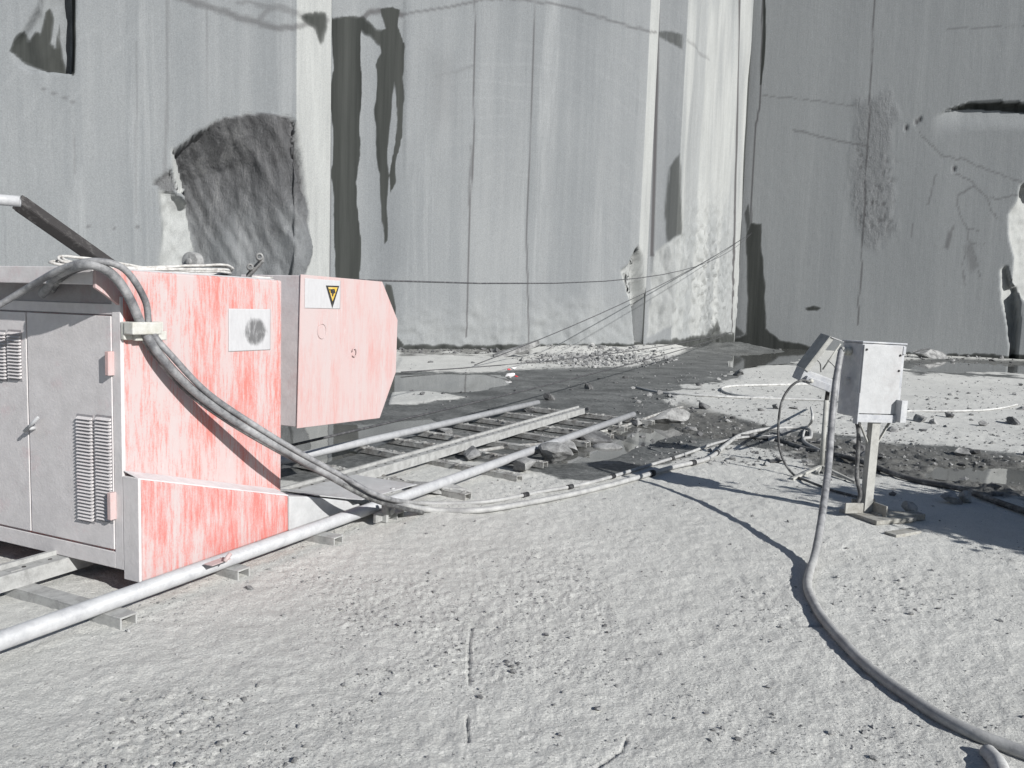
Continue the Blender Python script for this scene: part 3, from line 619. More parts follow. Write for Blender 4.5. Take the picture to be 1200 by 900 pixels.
mb = MB(); mb.lbox(2.886, 2.903, -3.588, -3.472, .102, .66); mb.build('skirt_end', M['door'], mc, .003)
# wheel jaw gripping the pipe rail
mb = MB(); mb.lbox(4.78, 4.81, -3.245, -3.20, .02, .17); mb.lbox(4.70, 4.90, -3.26, -3.235, .03, .10); mb.tube([L(4.86, -3.25, .09), L(4.86, -3.20, .09)], .03, 10); mb.build('rail_guide', M['rack'], mc, .003)
mb = MB(); mb.tube([L(3.25, -3.24, .155), L(3.29, -3.235, .19)], .012, 8); mb.lbox(3.17, 3.31, -3.31, -3.25, .148, .152); mb.build('hook', M['pink'], mc)
# wheels / undercarriage hidden in the shade
mb = MB()
for a in (3.1, 3.9):
    mb.tube([L(a, -4.02, .20), L(a, -4.10, .20)], .06, 16)
    mb.tube([L(a, -5.01, .20), L(a, -5.09, .20)], .06, 16)
mb.lbox(3.0, 4.0, -5.2, -3.8, .15, .19); mb.build('undercarriage', M['darkm'], mc)
# blade cover box, with side wall and fixing eye
CB = -3.75
cov = [(4.47, .700), (4.47, 1.80), (5.49, 1.79), (5.725, 1.476), (5.712, 1.035), (5.48, .665), (4.50, .685)]
cov = [(4.455, .705), (4.485, 1.795), (5.485, 1.788), (5.721, 1.476), (5.709, 1.035), (5.479, .665)]
mb = MB(); mb.prism([L(a, CB, z) for a, z in cov], BX*-.010)
n = len(cov)
cv = mb.build('blade_cover', M['pink'], mc, .003)
mb = MB(); mb.prism([L(a, CB-.012, z) for a, z in [(4.46, .712), (4.49, 1.788), (5.48, 1.782), (5.714, 1.474), (5.702, 1.037), (5.476, .674)]], BX*-.55); mb.build('cover_casing', M['casing'], mc, .006)
mb = MB(); e = toL(lb(414, 413, CB))
pts = [L(e[0]+.028*math.cos(q), CB+.012, e[2]+.032*math.sin(q)) for q in np.linspace(-2.4, 2.9, 12)]; mb.tube(pts, .0045, 6); mb.build('eye_bolt', M['pink'], mc)
mb = MB(); e = toL(lb(377, 388, CB)); pts = [L(e[0]+.05*math.cos(q), CB+.002, e[2]+.055*math.sin(q)) for q in np.linspace(0, 6.28, 20)]; mb.tube(pts, .004, 6, False); mb.build('cap_ring', M['pink'], mc)
mb = MB(); mb.lbox(4.12, 4.60, -4.9, -4.1, .55, 1.45); mb.build('motor_housing', M['door_dark'], mc, .01)
# labels
def sticker(x0, y0, x1, y1, B, cx, cy, rx, ry, name='label_plate'):
    a0, _, zt = toL(lb(x0, y0, B)); a1, _, _ = toL(lb(x1, y0, B)); _, _, zb = toL(lb((x0+x1)/2, y1, B)); zt = toL(lb((x0+x1)/2, y0, B))[2]
    n = 40; u = np.linspace(0, 1, n); UU, VV = np.meshgrid(u, u, indexing='ij')
    pts = [[*L(a0+(a1-a0)*q, B, zb+(zt-zb)*w)] for q, w in zip(UU.ravel(), VV.ravel())]; co = np.array(pts)
    i = np.arange(n-1)[:, None]; j = np.arange(n-1)[None, :]
    qd = np.stack([i*n+j, (i+1)*n+j, (i+1)*n+j+1, i*n+j+1], -1).reshape(-1, 4)
    me = fastmesh(name, co, qd); sm = 1-sstep(.35, 1.25, np.hypot((UU-cx)/rx, (VV-cy)/ry)); fattr(me, 'smudge', sm.ravel()*.60)
    o = link(name, me, M['sticker'], mc); s_ = o.modifiers.new('thick', 'SOLIDIFY'); s_.thickness = .002; return o
sticker(268, 362, 317, 411, BP+.0035, .62, .46, .40, .52)['label'] = 'white label with a dark smudge'
sticker(357.5, 327.5, 399, 361.5, CB+.0035, .55, .4, .02, .02)
def tri(pts, B, mat, name, par=mc):
    q = [lb(x, y, B) for x, y in pts]; m_ = MB(); m_.prism(q, BX*.0012); return m_.build(name, mat, par)
wt = tri([(382, 334.5), (397.5, 335), (389.5, 361)], CB+.0060, M['ink'], 'warning_triangle')
tri([(384.5, 336.5), (395.5, 336.8), (389.7, 353)], CB+.0080, M['yellow'], 'yellow_field', wt)
mb = MB()
for pts in ([(387, 339), (392, 338.5), (393, 343), (390, 345), (387.5, 343)], [(388.5, 345), (391, 344.5), (390, 348)], [(386.5, 341), (385.7, 339), (386.8, 338.2)]):
    mb.prism([lb(x, y, CB+.0098) for x, y in pts], BX*.001)
mb.build('hand_symbol', M['ink'], wt)
# clamp on the panel
mb = MB(); ca, _, cz = toL(lb(170, 387, BP+.04)); mb.lbox(ca-.12, ca+.13, BP, BP+.03, cz-.05, cz+.045); mb.lbox(ca-.125, ca+.06, BP+.03, BP+.10, cz-.02, cz+.045); mb.lbox(ca-.07, ca+.13, BP+.03, BP+.055, cz-.055, cz-.005); mb.build('cable_clamp', M['cream'], mc, .006)
# boom with pipe end rising behind the hood
q0 = P(128, 312, 5.0); q1 = P(20, 236, 4.6); dr = (q1-q0).normalized(); sd_ = dr.cross(Vector((.3, 1, 0))).normalized(); nn = dr.cross(sd_).normalized()
mb = MB(); ln = (q1-q0).length
mb.box(q0-dr*.5, dr, sd_, nn, 0, ln+.5, -.032, .032, -.038, .038); boom = mb.build('boom', M['darkm'], mc, .004)
mb = MB(); mb.pipe(P(-40, 231, 4.35), P(24, 236, 4.45), .030, .018); mb.build('pipe_end', M['rail'], boom)
mb = MB(); mb.box(q0-dr*.5, dr, sd_, nn, 0, ln+.48, -.035, -.0325, -.036, .036); 
mb.box(q0-dr*.5, dr, sd_, nn, 0, ln+.48, .0325, .035, -.036, .036); mb.build('boom_edge', M['darkm'], boom)
# pulley and lugs on the far side of the roof
mb = MB(); c = P(226, 307, 5.3); mb.tube([c-Vector((.35, 1, 0))*.03, c+Vector((.35, 1, 0))*.03], .065, 20); mb.tube([c-Vector((.35, 1, 0))*.045, c+Vector((.35, 1, 0))*.045], .022, 12); mb.build('pulley', M['stone'], mc, .004)
mb = MB(); c = P(304, 301, 5.6); mb.pipe(c-Vector((-.3, .9, 0))*.05, c+Vector((-.3, .9, 0))*.05, .026, .013); c2 = P(293, 313, 5.6); mb.pipe(c2-Vector((-.3, .9, 0))*.05, c2+Vector((-.3, .9, 0))*.05, .024, .010)
mb.box((c+c2)/2+Vector((0, .04, -.03)), (c-c2).normalized(), Vector((0, 1, 0)), ZX, -.10, .07, -.02, .02, -.02, .02); mb.build('lug', M['stone'], mc)

# coil of rope on the roof
mb = MB(); random.seed(4)
for k in range(7):
    pts = []; ea = .50+random.uniform(-.05, .04); eb = .16+random.uniform(-.05, .05); oa = random.uniform(-.03, .03); ph = random.uniform(0, .3); hz = random.uniform(.012, .05)
    for q in range(26):
        an = 2*math.pi*q/26; pts.append(L(3.38+oa+ea*math.cos(an)*.98, -3.93+eb*math.sin(an)+.10*math.cos(an), ZT+.018+hz*(.6+.6*math.sin(an*2+ph))+random.uniform(-.003, .003)))
    mb.tube(pts+[pts[0]], .008, 6, spline=2)
mb.tube([L(3.95, -3.70, ZT+.014), L(4.05, -3.66, ZT+.012), L(4.12, -3.68, ZT+.016)], .008, 6, spline=4)
tag(mb.build('rope_coil', M['rope']), 'dusty coil of pale rope lying flat on the roof of the red saw', 'rope')
# ---------------------------------------------------------------- saw track
tr_ = empty('saw_track', L(6, -4, 0)); tag(tr_, 'white steel saw track of two pipe rails and a toothed rack on mud-caked crossbeams', 'rail track')
RZ = .105
mb = MB(); mb.pipe(L(.4, -3.385, RZ), L(11.36, -3.30, RZ), .043, .035, 20); mb.build('pipe_rail', M['rail'], tr_)
mb = MB(); mb.pipe(L(.4, -5.17, RZ-.005), L(11.84, -5.04, RZ-.005), .043, .035, 20); mb.build('pipe_rail', M['rail'], tr_)
mb = MB(); o = L(0, 0, 0); B0 = -4.10
mb.lbox(.4, 11.30, B0-.055, B0+.055, .10, .145); mb.lbox(.4, 11.30, B0-.058, B0-.032, .146, .172)
mb.lbox(.4, 11.30, B0+.056, B0+.062, .06, .145)
for k in range(72):
    a = .6+k*.148
    mb.tube([L(a, B0+.012, .1455), L(a, B0+.012, .1485)], .011, 8, mi=1)
    if k % 9 == 4: mb.lbox(a+.06, a+.12, B0-.02, B0+.04, .1455, .150)
mb.build('rack_rail', [M['rack'], M['darkm']], tr_)
random.seed(12)
for k, (a, b1, b0) in enumerate([(1.75, -3.24, -5.4), (2.63, -3.24, -5.4), (3.42, -3.26, -5.4), (4.22, -3.2, -5.4), (4.97, -3.2, -5.3), (5.78, -3.06, -5.3), (6.68, -3.0, -5.35), (7.42, -3.05, -5.3), (8.12, -3.1, -5.3), (8.85, -3.1, -5.3), (9.6, -3.05, -5.3), (10.35, -3.1, -5.25), (11.2, -2.95, -5.2)]):
    mb = MB(); sk_ = random.uniform(.12, .24) if a > 5 else .02
    p1 = L(a, b1, 0); p0 = L(a+sk_*(b1-b0)/1.0*.9, b0, 0); ax = (p1-p0).normalized(); ay = ZX.cross(ax).normalized(); ln = (p1-p0).length; w = .048
    mb.box(p0, ax, ay, ZX, 0, ln, -w, w, .050, .060); mb.box(p0, ax, ay, ZX, 0, ln, -w, -w+.010, .0, .0495); mb.box(p0, ax, ay, ZX, 0, ln, w-.010, w, .0, .0495)
    bm_ = mb.build('crossbeam', M['rack'] if a < 5.2 else M['beam'], tr_, .002)
    if a > 5.3:
        mb = MB()
        for q in range(70):
            s_ = random.random()*ln; mb.rock(p0+ax*s_+ay*random.uniform(-w, w)+ZX*random.uniform(.052, .066), random.uniform(.015, .05), random.uniform(.01, .03), random.uniform(.008, .018), random.random()*3, seed=random.randint(0, 9999), sub=1)
        tag(mb.build('caked_mud', M['beam'], bm_), kind='stuff')
# ---------------------------------------------------------------- loose stones
def stone(px, py, s, label, group=None, wet=False, seed=0, z=0, sub=2, name='stone', rot=None, cat='stone'):
    p = Gs(px, py); mb = MB(); rot_ = rot if rot is not None else random.random()*3
    mb.rock((p.x, p.y, p.z+s[2]*.45+z), s[0], s[1], s[2], rot_, seed, sub)
    return tag(mb.build(name, M['stone_wet'] if wet else M['stone']), label, cat, group)
GS = 'stones wedged beside the track'
stone(520, 577, (.30, .12, .075), 'long grey stone under the near pipe rail at its left end', GS, seed=3, rot=-.1)
stone(612, 552, (.24, .17, .085), 'pale flat stone lying in front of the near pipe rail', GS, seed=5)
stone(647, 542, (.20, .24, .15), 'angular pale stone under the near pipe rail beside the wet hollow', GS, seed=8)
stone(666, 532, (.19, .15, .12), 'pointed pale stone behind the angular one by the pipe rail', GS, seed=9)
stone(698, 520, (.30, .20, .15), 'dark wet boulder under the far part of the near pipe rail', GS, True, seed=14)
stone(722, 503, (.22, .16, .11), 'small pale stone tucked under the near pipe rail close to its end', GS, seed=17)
stone(745, 497, (.30, .16, .09), 'flat pale stone lying at the tip of the near pipe rail', GS, seed=19)
stone(783, 496, (.44, .24, .16), 'squared grey block in the mud beyond the tip of the pipe rail', GS, seed=21, rot=.2)
stone(553, 538, (.22, .17, .10), 'pale stone between the rack and the near pipe rail', GS, seed=23)
stone(716, 526, (.24, .16, .055), 'low pale stone sitting in the wet hollow by the hoses', GS, seed=25)
stone(523, 510, (.16, .14, .10), 'small pale stone between the far pipe rail and the rack', GS, seed=28)
stone(622, 483, (.2, .16, .08), 'dark lump of stone just inside the end of the far pipe rail', GS, True, seed=29)
stone(643, 469, (.13, .11, .10), 'small dark stone just past the end of the far pipe rail', GS, True, seed=30)
GR = 'stones scattered on the dusty ground'
for k, (x, y, s, lab, w) in enumerate([
    (1080, 494, .17, 'pale flattish stone on the dust to the right of the steel cabinet', False), (1112, 489, .12, 'dark pointed stone right of the pale one near the thin cable', True),
    (1188, 497, .17, 'dark pyramid-shaped stone near the right edge of the picture', True), (1150, 499, .10, 'small pale stone left of the dark pyramid-shaped one', False),
    (1128, 534, .15, 'pale round stone at the upper lip of the muddy ditch', False), (1118, 590, .12, 'pale stone in the leafy shadow below the ditch', False), (1131, 588, .12, 'chunky pale stone, right one of the pair in the leafy shadow', False),
    (1117, 403+20, .1, 'small stone at the foot of the dark right wall', False), (601, 430, .0, '', False), (823, 478, .14, 'low dark stone on the mud left of the looping cable', True),
    (865, 440, .22, 'pale stone by the end of the thin looped cable', False), (772, 462, .10, 'small dark stone on the grey mud above the track end', True), (690, 456, .20, 'dark lone stone on the grey mud behind the track', True),
    (722, 604-110, .0, '', False), (1195, 884, .0, '', False), (292, 690, .035, 'small pale stone on the dust in front of the pipe rail', False), (457, 684, .0, '', False),
    (700, 832, .022, 'single pale pebble standing proud of the dust in the foreground', False), (1067, 720, .022, 'pale chip beside the thick hose', False), (1172, 728, .02, 'pale flat chip on the dust near the right edge', False)]):
    if s: stone(x, y, (s, s*.75, s*.6), lab, GR, w, seed=40+k, sub=2)
stone(1088, 419, (1.15, .7, .40), 'large broken block lying at the foot of the right wall beside the cabinet', None, seed=71, name='boulder', sub=3, cat='boulder', rot=-.3)
p = Gs(614, 420); mb = MB(); mb.box(p+Vector((-.3, 0, .25)), Vector((.86, .2, .30)).normalized(), Vector((-.2, .95, .1)).normalized(), Vector((-.3, 0, .9)).normalized(), -.75, .85, -.14, .14, -.09, .09); tag(mb.build('stone_slab', M['stone'], None, .02), 'long pale slab of stone leaning on rubble below the central wall', 'slab')
# rubble spills and pebbles (nobody could count them)
def scatter(name, n, fn, mat, seed, sub=1, label=None):
    r = random.Random(seed); mb = MB(); nz = []
    pts = [fn(r) for _ in range(n)]; pts = [p for p in pts if p]
    X = np.array([p[0] for p in pts]); Y = np.array([p[1] for p in pts]); Zg = ground_height(X, Y)
    for (x, y, s), zz in zip(pts, Zg):
        mb.rock((x, y, float(zz)+s*.15), s, s*r.uniform(.6, 1), s*r.uniform(.4, .8), r.random()*3.1, r.randint(0, 10**6), sub)
    return tag(mb.build(name, mat), label, kind='stuff')
def f_rub(r):
    x = r.triangular(600, 800, 700); y = r.gauss(420, 5.0)
    if y > 431 or y < 405: return None
    p = G(x, y); return (p.x, p.y, min(.16, r.paretovariate(2.4)*.035) if r.random() < .985 else r.uniform(.12, .24))
o = scatter('rubble', 1500, f_rub, M['stone'], 1, label='pale rubble spilled along the foot of the central wall')
o['category'] = 'rubble'
def f_rub2(r):
    x = r.uniform(880, 1330) if r.random() < .6 else r.uniform(465, 620); y = (r.gauss(421, 3) if x > 1040 else r.gauss(411, 2)) if x < 1200 else r.gauss(425, 3)
    if 880 < x < 1040: y = r.gauss(408, 2)
    p = G(x, y); return (p.x, p.y, min(.22, r.paretovariate(2.2)*.035))
o = scatter('wall_foot_rubble', 500, f_rub2, M['stone_wet'], 2, label='dark damp rubble strewn along the foot of the walls'); o['category'] = 'rubble'
def f_far(r):
    x = r.uniform(740, 1330); y = r.uniform(436, 545)
    p = G(x, y); return (p.x, p.y, min(.14, r.paretovariate(2.3)*.014))
o = scatter('gravel', 2200, f_far, M['stone'], 3, label='loose gravel on the dusty ground beyond the cabinet'); o['category'] = 'gravel'
def f_dark(r):
    q = r.random()
    if q < .45: x = r.uniform(880, 1330); y = 524+(x-1000)*.09+r.gauss(10, 14)
    elif q < .85: x = r.uniform(480, 900); y = r.uniform(425, 520)
    else: x = r.uniform(740, 860); y = r.gauss(408, 9)
    p = G(x, y); return (p.x, p.y, min(.10, r.paretovariate(2.0)*.016))
o = scatter('mud_clods', 900, f_dark, M['stone_wet'], 4, label='dark damp clods scattered in the mud and along the ditch'); o['category'] = 'clods'
def f_near(r):
    while True:
        y = 560+380*(r.random()**1.2); x = r.uniform(-40, 1250)
        p = G(x, y)
        c = fbm(np.array([p.x*1.9]), np.array([p.y*1.9]), 3, 11)[0]
        if r.random() < sstep(.42, .70, np.array([c]))[0]*.9+.12: break
    b = toL(p)[1]
    if b < -3.0 and x < 620 and y < 750-.34*x: return None
    return (p.x, p.y, min(.020, r.paretovariate(2.6)*.0028))
o = scatter('pebbles', 13000, f_near, M['stone'], 5, label='tiny pebbles and crumbs of granite strewn over the foreground dust'); o['category'] = 'pebbles'

# ---------------------------------------------------------------- hoses and wires
def hose(name, pts, r, mat, label, cat='hose', spline=8, group=None, bands=()):
    P_ = catmull([Vector(p) for p in pts], spline)
    rs = random.Random(len(pts)*7+int(r*1000))
    if bands:
        e = empty(name, P_[0]); tag(e, label, cat, group); mb = MB(); mb.tube(P_, r, 12); mb.build('hose_body', mat, e)
        for f in bands:
            i = int(f*(len(P_)-2)); d = (P_[i+1]-P_[i]).normalized(); mb = MB(); mb.tube([P_[i]-d*.035, P_[i]+d*.035], r*1.35, 12); mb.build('band', M['black'], e)
        return e
    mb = MB(); mb.tube(P_, r, 12 if r > .008 else 6); return tag(mb.build(name, mat), label, cat, group)
def gr(x, y, r):
    p = G(x, y); z_ = max(np.mean([gz(p.x+dx, p.y+dy) for dx in (-.15, 0, .15) for dy in (-.2, 0, .2)]), -.01); p = G(x, y, z_+r); return p
hose('supply_hose', [la(50, 344, 2.86), la(58, 334, 2.80), la(68, 322, 2.72), la(88, 313, 2.68), la(112, 311, 2.70), lb(135, 325, -3.50), lb(152, 350, -3.50), lb(168, 385, -3.52), lb(188, 417, -3.50), lb(225, 456, -3.47), lb(278, 495, -3.40), lb(330, 526, -3.30), lb(385, 556, -3.2), lb(440, 583, -3.12), gr(500, 597, .028), gr(560, 598, .028), gr(620, 589, .028), gr(680, 577, .028), gr(735, 563, .028), gr(790, 547, .028), gr(830, 537, .028), gr(852, 520, .028), gr(870, 509, .028), gr(905, 502, .028), gr(945, 502, .028), gr(950, 512, .026), gr(942, 514, .026), gr(945, 520, .026), gr(965, 530, .026)],
     .024, M['hose'], 'thick grey hose arching over the red saw and running out across the dust', bands=(.665, .70, .735))
hose('control_cable', [la(-25, 370, 2.55), la(0, 357, 2.62), la(40, 333, 2.66), la(75, 314, 2.66), la(112, 306, 2.70), lb(146, 316, -3.46), lb(170, 352, -3.49), lb(177, 387, -3.51), lb(203, 419, -3.46), lb(244, 461, -3.43), lb(298, 498, -3.35), lb(347, 528, -3.25), lb(398, 556, -3.16), lb(450, 583, -3.04), gr(500, 590, .018), gr(570, 588, .018), gr(630, 577, .018), gr(690, 566, .018), gr(745, 550, .018), gr(800, 533, .018), gr(840, 519, .018), gr(875, 512, .018), gr(915, 511, .018)],
     .017, M['hose'], 'thinner grey cable running beside the thick hose from the red saw', 'cable', bands=(.72, .76, .80, .86))
hose('control_cable', [la(62, 340, 2.84), la(72, 326, 2.74), la(95, 314, 2.72), la(120, 314, 2.73), lb(144, 338, -3.53), lb(160, 366, -3.55), lb(164, 388, -3.55), lb(182, 416, -3.53), lb(219, 458, -3.50), lb(268, 494, -3.43), lb(324, 527, -3.32), lb(380, 556, -3.22), lb(438, 586, -3.08), gr(495, 601, .016)],
     .016, M['hose_dark'], 'dark cable strapped behind the thick hose where it passes the cream clamp', 'cable')
# stand and steel cabinet
def rotv(v, ax, an): return Matrix.Rotation(an, 3, ax) @ v
Q = Gs(1009, 604); ex = Vector((.974, .227, 0)); ey = Vector((-.227, .974, 0)); ez = Vector((0, 0, 1))
tl = math.radians(1.3); ez = (ez+ex*math.tan(tl)+ey*0).normalized(); ex = ey.cross(ez).normalized()
cab = empty('control_cabinet', Q); tag(cab, 'pale steel electrical cabinet on a single post with a board foot', 'cabinet')
X0, X1, Y0, Y1, Z0, Z1 = -.155, .245, -.03, .22, .815, 1.415
mb = MB(); mb.box(Q, ex, ey, ez, X0, X1, Y0, Y1, Z0, Z1); cb = mb.build('cabinet_box', M['galv'], cab, .008, 3)
mb = MB(); mb.box(Q, ex, ey, ez, X0-.008, X1+.008, Y0-.012, Y1+.008, Z1+.001, Z1+.014); mb.build('rain_lid', M['galv'], cab, .004)
mb = MB(); mb.box(Q, ex, ey, ez, X0+.008, X1-.035, Y0-.014, Y0, Z0+.035, Z1-.012); dr_ = mb.build('front_plate', M['white'], cab, .003)
mb = MB(); mb.box(Q, ex, ey, ez, X1-.033, X1-.006, Y0-.018, Y0, Z1-.075, Z1-.012); mb.build('latch', M['galv'], cab, .003)
for (u, v) in ((X0+.03, Z1-.05), (X1-.055, Z1-.085), (X1-.055, Z1-.21), (X0+.10, Z0+.012)):
    c = Q+ex*u+ey*(Y0-.015)+ez*v; mb = MB(); mb.tube([c, c-ey*.006], .009, 8); mb.build('screw', M['darkm'], cab)
mb = MB(); mb.box(Q, ex, ey, ez, X0-.006, X1-.05, Y0-.030, Y0-.0145, Z0-.035, Z0+.028); mb.box(Q, ex, ey, ez, X0-.012, X0-.002, Y0-.035, Y0+.02, Z0-.05, Z0+.20); mb.build('bottom_rail', M['galv'], cab, .002)
mb = MB(); mb.box(Q, ex, ey, ez, X1-.052, X1-.044, Y0-.075, Y0, Z0-.025, Z0+.155); mb.box(Q, ex, ey, ez, X1-.052, X1+.004, Y0-.082, Y0-.075, Z0-.025, Z0+.155); mb.build('side_bracket', M['galv'], cab, .002)
c = Q+ex*X0+ey*.12+ez*(Z1-.075); mb = MB(); mb.tube([c, c-ex*.05], .040, 6); mb.tube([c-ex*.05, c-ex*.085], .032, 12); mb.build('cable_gland', M['cream'], cab)
c = Q+ex*X0+ey*.10+ez*(Z1-.30); mb = MB(); mb.tube([c, c-ex*.03], .013, 10); mb.box(c-ex*.036, ey, ex, ez, -.012, .010, -.006, .006, -.055, .02); mb.build('switch_handle', M['white'], cab, .002)
PX = .035
mb = MB(); mb.box(Q, ex, ey, ez, PX-.040, PX+.035, Y0-.012, Y0-.006, .0, Z0+.03); mb.box(Q, ex, ey, ez, PX-.040, PX-.034, Y0-.0055, Y0+.05, .0, Z0+.03); mb.box(Q, ex, ey, ez, PX+.029, PX+.035, Y0-.0055, Y0+.05, .0, Z0+.03)
for k in range(2): pass
mb.build('post', M['post'], cab, .002)
for s_ in (-1, 1):
    mb = MB(); p0_ = Q+ex*(PX+s_*.03)+ey*(Y0+.02)+ez*.58; p1_ = Q+ex*(PX+s_*.16)+ey*(Y0+.02)+ez*(Z0-.005)
    d_ = (p1_-p0_); mb.box(p0_, d_.normalized(), ey, d_.normalized().cross(ey), 0, d_.length, -.012, .012, -.004, .004); mb.build('brace', M['post'], cab)
bz = .035
mb = MB(); mb.box(Q, Vector((.93, .36, 0)), Vector((-.36, .93, 0)), ZX, -.12, .30, -.28, .12, 0, bz); mb.build('foot_board', M['wood'], cab, .004)
mb = MB(); mb.box(Q+ZX*bz, ex, ey, ZX, -.20, -.035, -.07, -.055, .0, .085); mb.box(Q+ZX*bz, ex, ey, ZX, -.05, .17, .055, .07, .0, .09); mb.box(Q+ZX*bz, ex, ey, ZX, .075, .088, -.20, .05, .0, .09); mb.build('foot_cleat', M['wood'], cab, .003)
# boards lying beside the foot
for k, (x, y, ln, an, lab) in enumerate([(1052, 608, .42, .15, 'short weathered board lying behind the cabinet foot'), (1058, 627, .30, .5, 'thin board sticking out from under the cabinet foot')]):
    p = Gs(x, y); mb = MB(); dx = Vector((math.cos(an), math.sin(an), 0)); mb.box(p, dx, ZX.cross(dx), ZX, -ln/2, ln/2, -.05, .05, .0, .03+.02*(1-k)); tag(mb.build('board', M['wood'], None, .004), lab, 'board')
stone(1062, 602, (.10, .08, .07), 'pale lump of stone lying on the board behind the cabinet foot', None, seed=91, z=.03)
# console
Kc = Gs(963, 553); con = empty('control_console', Kc); tag(con, 'grey control console with its lid flipped open on a thin pipe tripod', 'console')
YC = Kc.y
def K(x, y, dy=0.0): return P(x, y, YC+dy)
tl0, tr0 = K(943, 433), K(985, 449); kx = (tr0-tl0).normalized(); ky = Vector((.25, .97, 0)); ky = (ky-kx*ky.dot(kx)).normalized(); kz = kx.cross(ky).normalized()
if kz.z < 0: kz = -kz
wd = (tr0-tl0).length
mb = MB(); mb.box(tl0, kx, ky, kz, 0, wd+.05, 0, .26, -.13, -.122)
mb.box(tl0, kx, ky, kz, 0, wd+.05, 0, .008, -.1215, 0); mb.box(tl0, kx, ky, kz, 0, wd+.05, .252, .26, -.1215, 0); mb.box(tl0, kx, ky, kz, 0, .008, .0085, .2515, -.1215, 0); mb.box(tl0, kx, ky, kz, wd+.042, wd+.05, .0085, .2515, -.1215, 0)
mb.build('tray', M['galv'], con, .003)
mb = MB(); mb.box(tl0, kx, ky, kz, .04, wd-.10, -.045, -.001, -.125, -.05); mb.build('switch_block', M['galv'], con, .004)
mb = MB(); c = tl0+kx*.09-ky*.046-kz*.085; mb.tube([c, c-ky*.03], .022, 10); mb.build('cable_gland', M['cream'], con)
mb = MB(); mb.box(tl0, kx, ky, kz, .03, wd+.02, .02, .24, -.05, -.045); mb.build('control_panel', M['white'], con, .002)
lt = K(973, 394); lx = (lt-tl0).normalized(); lz = lx.cross(ky).normalized()
if lz.x < 0: lz = -lz
ll = (lt-tl0).length
mb = MB(); mb.box(tl0, lx, ky, lz, 0, ll, -.01, .27, -.006, 0); mb.box(tl0, lx, ky, lz, 0, ll, -.01, -.004, .001, .045); mb.box(tl0, lx, ky, lz, 0, ll, .264, .27, .001, .045); mb.box(tl0, lx, ky, lz, ll-.008, ll, -.0035, .2635, .001, .045); mb.build('lid', M['post'], con, .002)
mb = MB(); e0 = lt; mb.box(e0, (K(990, 402)-K(974, 396)).normalized(), ky, Vector((0, 0, 1)), .005, .15, -.02, .26, -.012, .0); mb.build('lid_flap', M['white'], con, .003)
mb = MB(); mb.tube([K(964, 433, .1), K(985, 403, .12)], .009, 8); mb.build('lid_stay', M['post'], con)
mb = MB(); mb.tube([K(955, 420, .05), K(961, 426, .05), K(962, 436, .06)], .006, 6, spline=5); mb.tube([K(970, 422, .1), K(978, 430, .1), K(981, 440, .1)], .005, 6, spline=5); mb.build('loose_wire', M['hose_dark'], con)
mb = MB(); mb.tube([K(971, 452, .08), K(968.5, 470, .06)], .022, 12); mb.build('shaded_post_top', M['darkm'], con)  # top of the post, shadow below the tray painted as dark steel
mb = MB(); mb.tube([K(968.5, 469, .06), K(962.5, 549)], .025, 14); mb.build('post', M['post'], con)
for (x, y, yy) in ((928, 563, 'G'), (957, 556, 'G'), (1003, 567, 'G')):
    g_ = Gs(x, y, .015); hub = K(962.5, 546); d_ = (g_-hub); s_ = d_.cross(ZX).normalized(); mb = MB(); mb.box(hub, d_.normalized(), s_, s_.cross(d_.normalized()), 0, d_.length, -.016, .016, -.012, .012); mb.build('foot', M['post'], con, .002)
# cables at the stands
ga = Q+ex*(X0-.065)+ey*.12+ez*(Z1-.075)
hose('power_hose', [ga+ex*.03, ga-ex*.012+ez*.0, P(983.5, 424, ga.y-.06), P(979, 450, ga.y-.14), P(975, 490, ga.y-.27), P(971.5, 540, ga.y-.56), P(966, 585, ga.y-.92), P(960, 625, ga.y-1.24), P(954.5, 652, ga.y-1.44), Gs(949, 674, .035), Gs(946, 688, .02), Gs(950, 704, .02), Gs(965, 730, .02), Gs(992, 762, .02), Gs(1022, 791, .02), Gs(1060, 819, .02), Gs(1100, 845, .02), Gs(1142, 866, .02), Gs(1180, 881, .02), Gs(1235, 902, .02), Gs(1300, 930, .02)],
     .026, M['hose'], 'thick grey hose hanging from the cabinet and snaking across the foreground dust')
hose('hose_stub', [Gs(1157, 884, .01), Gs(1166, 897, .02), Gs(1172, 912, .03), Gs(1180, 940, .03)], .030, M['hose_light'], 'short open end of a fat hose in the bottom right corner')
hose('console_cable', [K(949, 447, -.07), K(938, 446, -.1), K(925, 455, -.12), K(915, 475, -.12), K(912, 510, -.12), K(917, 537, -.15), K(930, 556, -.3), Gs(948, 568, .03), Gs(975, 577, .02), Gs(1005, 585, .02), Gs(1018, 590, .02)], .0125, M['hose_dark'], 'dark cable looping out from the open console down to the ground', 'cable')
hose('cabinet_cable', [Q+ex*(X0+.05)+ey*.06+ez*(Z0+.01), P(1006, 505, Q.y+.03), P(1005, 535, Q.y+.02), P(1004, 560, Q.y), P(1008, 580, Q.y-.02), Q+ex*(-.06)+ey*(-.0)+ZX*.07, Q+ex*(-.02)+ey*(.02)+ZX*.06], .017, M['hose_dark'], 'dark cable dropping from the underside of the cabinet to its foot', 'cable')
hose('ground_hose', [Gs(858, 512, .02), Gs(905, 516, .02), Gs(945, 528, .02), Gs(985, 537, .03), Gs(1015, 546, .03), Gs(1040, 556, .03), Gs(1075, 567, .03), Gs(1110, 573, .03), Gs(1135, 579, .03), Gs(1180, 596, .03), Gs(1260, 622, .03)], .028, M['hose_dark'], 'dark hose lying along the near edge of the muddy ditch')
